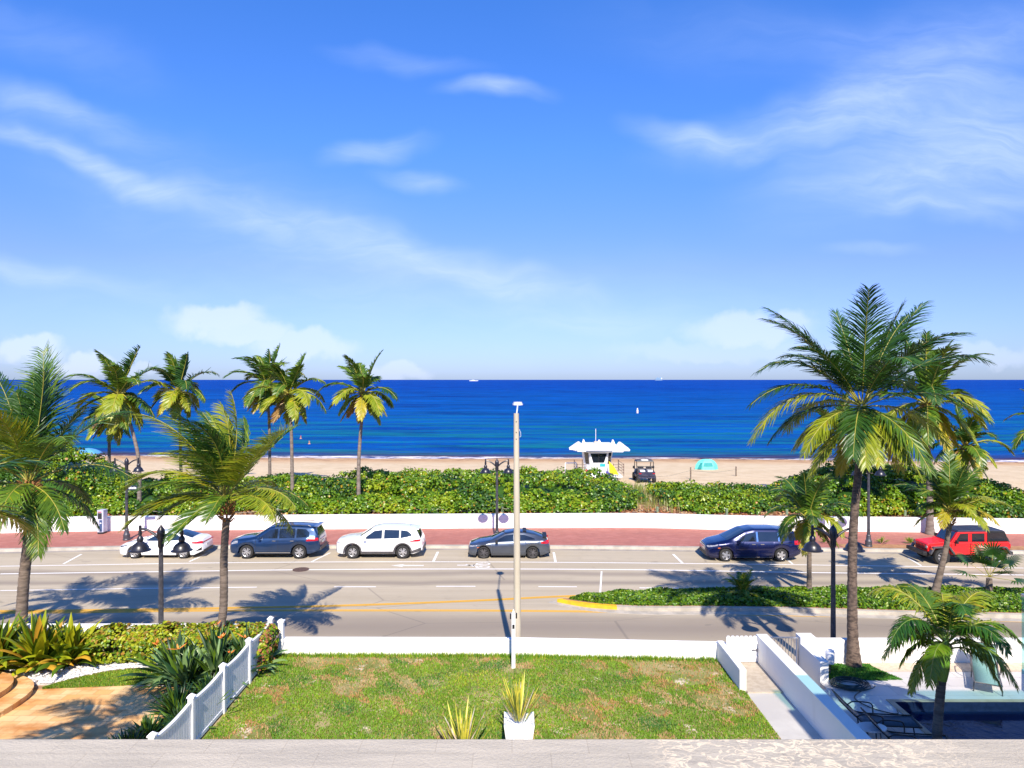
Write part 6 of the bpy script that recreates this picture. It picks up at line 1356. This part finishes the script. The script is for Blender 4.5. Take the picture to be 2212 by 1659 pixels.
g = MB(); x_, z_ = hp(1309,1020); g.add([(x_-.2,-1.6,z_+.35),(x_-.25,-1.6,z_-.45),(x_+.2,-1.66,z_-.5),(x_+.25,-1.58,z_+.1),(x_,-1.6,z_+.2)], [(0,1,2,3,4)]); o = g.build('warning_flag', mat('flag_purple', (.05,.04,.30), (.08,.05,.35), 3, .6), label='small dark purple flag hanging below the yellow one at the lifeguard tower', cat='flag'); o.location = (TX,TY,z0); s2 = o.modifiers.new('s','SOLIDIFY'); s2.thickness = .01
g = MB(); x_, z_ = hp(1263,1017)
g.add([(x_+.14*math.cos(a)*1.0, -1.48, z_+.19*math.sin(a)) for a in [2*math.pi*k/14 for k in range(14)]], [tuple(range(14))]); g.build('red_emblem', mat('emblem_red', (.55,.02,.10), None, 4, .5), T)
# volleyball style white frame left of the tower
X0 = (1221-1106)/F*63; T = thing('sports_goal', 'plain white tube frame standing on the sand left of the lifeguard tower', 'frame', (X0,63,sandz(X0,63)))
g = MB(); g.tube([(0,0,0),(0,0,1.5)], .045, 6); g.build('post','white_paint',T); g = MB(); g.tube([(1.0,.2,0),(1.0,.2,1.5)], .045, 6); g.build('post','white_paint',T); g = MB(); g.tube([(0,0,1.5),(1.0,.2,1.5)], .05, 6); g.build('crossbar','white_paint',T)
# bicycle leaning by the tower
X0 = (1315-1106)/F*59.5; T = thing('bicycle', 'small dark bicycle parked in front of the lifeguard tower', 'bicycle', (X0,59.6,sandz(X0,59.6)))
for x_ in (-.52,.52):
    g = MB(); n = 20; g.tube([(x_+.32*math.cos(2*math.pi*k/n),0,.33+.32*math.sin(2*math.pi*k/n)) for k in range(n+1)], .02, 5); g.tube([(x_-.3,0,.33),(x_+.3,0,.33)],.006,4); g.tube([(x_,0,.03),(x_,0,.63)],.006,4); g.build('wheel','black',T)
g = MB(); g.tube([(-.52,0,.33),(-.15,0,.78),(.38,0,.80),(-.02,0,.30),(-.15,0,.82)],.02,5); g.tube([(.52,0,.33),(.36,0,.92)],.02,5); g.tube([(-.52,0,.33),(-.02,0,.30)],.018,5); g.build('frame','white_metal',T); g = MB(); g.tube([(.36,-.22,.96),(.36,.22,.96)],.015,5); g.build('handlebar','black',T); g = MB(); g.box((-.28,-.06,.83),(-.04,.06,.88)); g.build('saddle','black',T)
# beach utility vehicle, seen from behind
X0 = (1391-1106)/F*62; Y0 = 62; T = thing('beach_buggy', 'dark open beach buggy with white roof pad, right of the lifeguard tower', 'utility vehicle', (X0,Y0,sandz(X0,Y0)))
for x_ in (-.68,.68):
    for y_ in (-1.0,1.0):
        g = MB(); c0 = (y_, x_, .33); vv = []; n = 18
        for rr_, o_ in ((.18,-.13),(.33,-.12),(.34,0),(.33,.12),(.18,.13)):
            for k in range(n): vv.append((x_+o_, y_+rr_*math.cos(2*math.pi*k/n), .33+rr_*math.sin(2*math.pi*k/n)))
        g.add(vv, [(i*n+k, i*n+(k+1)%n, (i+1)*n+(k+1)%n, (i+1)*n+k) for i in range(4) for k in range(n)]+[tuple(range(n)), tuple(range(4*n,5*n))[::-1]]); g.build('wheel','rubber',T)
g = MB(); g.box((-.74,-1.35,.42),(.74,1.35,.62)); g.box((-.70,-1.40,.62),(.70,-.45,.98)); g.box((-.66,.75,.62),(.66,1.35,.95), .85); g.build('body', mat('buggy_navy', (.015,.02,.05), (.05,.05,.08), 6, .4), T)
g = MB()
for x_ in (-.72,.72):
    g.tube([(x_,-.55,.62),(x_,-.50,1.75),(x_,.45,1.78),(x_*.95,.85,.95)], .035, 6)
for y_ in (-.5,.45): g.tube([(-.72,y_,1.76),(.72,y_,1.76)], .035, 6)
g.tube([(-.72,-.52,1.35),(.72,-.52,1.35)],.03,6); g.build('roll_cage','black',T)
g = MB(); g.box((-.76,-.62,1.76),(.76,.52,1.86), .92); g.build('roof','black',T); g = MB(); g.lathe((0,-.3,1.84),[(.34,0),(.32,.06),(.2,.10),(.02,.11)],14); g.build('roof_pad','white_paint',T)
for x_ in (-.36,.36):
    g = MB(); g.box((x_-.26,-.32,.62),(x_+.26,.15,.85)); g.box((x_-.25,-.38,.85),(x_+.25,-.26,1.35)); g.build('seat','grey_metal',T)
    g = MB(); g.box((x_*1.6-.10,-1.42,.80),(x_*1.6+.10,-1.395,.88)); g.build('tail_lamp','lens_red',T)
    g = MB(); g.lathe((x_*2.35,.2,1.2),[(.02,-.12),(.10,-.1),(.10,.1),(.02,.12)],8); g.build('mirror','black',T)
for x_ in (-.34,.30):
    g = MB(); g.box((x_-.20,-1.30,.98),(x_+.20,-.80,1.10)); g.build('gear_box','white_paint',T)
# beach tent
X0 = (1526-1106)/F*74; T = thing('beach_tent', 'small turquoise dome beach tent pitched near the water', 'tent', (X0,74,sandz(X0,74)))
g = MB(); nn_ = 6; base = [(1.22*math.cos(2*math.pi*k/nn_+R(0)), .85*math.sin(2*math.pi*k/nn_+R(0))) for k in range(nn_)]; rows = []
for t_ in (0,.3,.6,.85,1.0): s_ = math.cos(t_*math.pi/2*.94)**.8; rows.append([(x*s_,y*s_,1.08*math.sin(t_*math.pi/2)) for x,y in base])
vv = [q for r_ in rows for q in r_]; g.add(vv, [(i*6+k, i*6+(k+1)%6, (i+1)*6+(k+1)%6, (i+1)*6+k) for i in range(4) for k in range(6)]+[tuple(range(24,30))]); g.build('canopy', mat('tent_teal', (.16,.62,.52), (.12,.52,.44), 3, .6), T)
def tentpatch(name, x0_, x1_, z0_, z1_, m):
    g = MB(); f1 = lambda z: 1-(z/1.08)**2*.55
    g.add([(x0_,-.76*f1(z0_)-.03,z0_),(x1_,-.76*f1(z0_)-.03,z0_),(x1_*.8,-.76*f1(z1_)-.02,z1_),(x0_*.8,-.76*f1(z1_)-.02,z1_)], [(0,1,2,3)]); return g.build(name, m, T)
tentpatch('mesh_window', -.50, .50, .40, .74, mat('tent_mesh', (.02,.27,.27), None, 4, .7)); g = MB(); g.add([(-1.02,-.42,.12),(-.72,-.66,.12),(-.55,-.55,.74),(-.72,-.36,.70)], [(0,1,2,3)]); g.build('mesh_window', bpy.data.materials['tent_mesh'], T)
# blue beach umbrella at the left
X0 = (191-1106)/F*72; T = thing('beach_umbrella', 'pale blue beach umbrella poking above the thicket at the far left', 'umbrella', (X0,72,sandz(X0,72)))
g = MB(); g.lathe((0,0,0), [(1.25,1.75),(1.1,1.90),(.7,2.12),(.3,2.24),(.02,2.28)], 10, cap=False); g.build('canopy', mat('umbrella_blue', (.10,.34,.62), (.08,.28,.56), 2, .6), T); g = MB(); g.tube([(0,0,-.2),(0,0,2.25)], .02, 6); g.build('pole', 'white_metal', T)
# sand posts with rope
for k, (x, y, ln_) in enumerate(((1492,63.5,1.35),(1590,66,1.2))):
    X0 = (x-1106)/F*y; g = MB(); g.box((-.05,-.05,0),(.05,.05,ln_-.1)); o = g.build('rope_post', 'bark', label=('weathered wooden post on the sand left of the turquoise tent' if k == 0 else 'weathered wooden post on the sand right of the turquoise tent'), cat='post'); o.location = (X0,y,sandz(X0,y)-.2)
a = Vector(((1492-1106)/F*63.5,63.5,1.75)); b = Vector(((1590-1106)/F*66,66,1.5)); c_ = Vector(((1400-1106)/F*63,63.2,1.2)); g = MB(); g.tube([c_, (a+c_)/2-Vector((0,0,.2)), a, (a+b)/2-Vector((0,0,.25)), b], .015, 4); tag(g.build('sand_rope', bpy.data.materials['rope']), 'thin rope strung between the weathered posts on the sand', 'rope')
# buoy, swimmers, ships
def low(name, label, cat, x, Y, z=-.3): return thing(name, label, cat, ((x-1106)/F*Y, Y, z))
T = low('swim_buoy', 'white cylindrical buoy floating off the beach', 'buoy', 1377, 215); g = MB(); g.lathe((0,0,0), [(.25,-.3),(.30,0),(.30,.7),(.20,1.0),(.16,1.5),(.02,1.55)], 12); g.build('float', 'white_paint', T, smooth=True, ang=40); g = MB(); g.lathe((0,0,0), [(.305,.30),(.305,.45)], 12); g.build('band', 'lens_amber', T)
M['skin'] = mat('skin', (.50,.26,.17), (.42,.22,.14), 4, .6)
for k, (x, Y, lab) in enumerate(((846*.768,122,'swimmer with red cap up to the shoulders in the sea behind the paired palms'),(870*.768,112,'swimmer low in the water just right of the one with the red cap'))):
    g = MB(); g.lathe((0,0,0), [(.03,-.45),(.17,-.40),(.21,-.15),(.20,.02),(.10,.10),(.06,.14),(.07,.20),(.10,.26),(.11,.34),(.09,.42),(.03,.46)], 12); T = low('person', lab, 'person', x, Y, -.25); o = g.build('body', 'skin', T, smooth=True); g = MB(); g.lathe((0,0,0), [(.112,.36),(.105,.42),(.06,.47),(.005,.485)], 12, cap=False); g.build('swim_cap' if k == 0 else 'hair', 'lens_red' if k == 0 else 'twig', T, smooth=True)
def ship(label, x, Y, L_, h, decks, hullm):
    T = low('cargo_ship', label, 'ship', x, Y); g = MB(); g.prism([(-L_/2,-8),(L_*.42,-8),(L_/2,0),(L_*.42,8),(-L_/2,8)], -1, h*.4); g.build('hull', hullm, T)
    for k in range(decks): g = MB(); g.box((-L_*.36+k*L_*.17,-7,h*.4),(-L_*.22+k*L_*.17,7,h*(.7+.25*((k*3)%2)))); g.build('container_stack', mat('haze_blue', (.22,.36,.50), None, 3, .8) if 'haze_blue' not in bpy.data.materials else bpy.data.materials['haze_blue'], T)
    g = MB(); g.box((L_*.30,-7,h*.4),(L_*.42,7,h*.75)); g.build('bridge', 'white_paint', T)
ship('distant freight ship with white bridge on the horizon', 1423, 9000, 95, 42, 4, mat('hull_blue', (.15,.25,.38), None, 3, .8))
T = low('motor_boat', 'tiny white boat on the horizon in the centre left', 'boat', 1023, 5200); g = MB(); g.prism([(-30,-5),(24,-5),(34,0),(24,5),(-30,5)], -1, 4); g.build('hull', 'white_paint', T); g = MB(); g.box((-14,-4,4),(8,4,7), .8); g.build('cabin', 'white_paint', T)
# planting strip by the kerb at the right
g = MB(); A = []; Bq = []
for x in np.linspace(19.2, 40, 30): A.append((x, yat(cb,x)+.33, .166)); Bq.append((x, yat(cb,x)+1.25, .166))
g.strip(A, Bq); g.build('kerb_planting_bed', mat('mulch', (.42,.22,.10), (.30,.15,.07), 4, .95), kind='structure')
for k, x in enumerate((2318*.768, 2480*.768, 2560*.768, 2700*.768)):
    y_ = 42.0 if k else 42.2; strap_plant('kerb_plant', ['small green weed in the mulch near the far lamp base','small green tuft in the mulch between the lamp and the red car','green tuft in the mulch close behind the red car','green tuft in the mulch behind the middle of the red car'][k], 'plant', ((x-1106)/F*y_, y_, .16), 36, .38, .05, ['gc_b','gc_a','frond_lime'], [.5,.3,.2], 60+k, (80,10), .3)
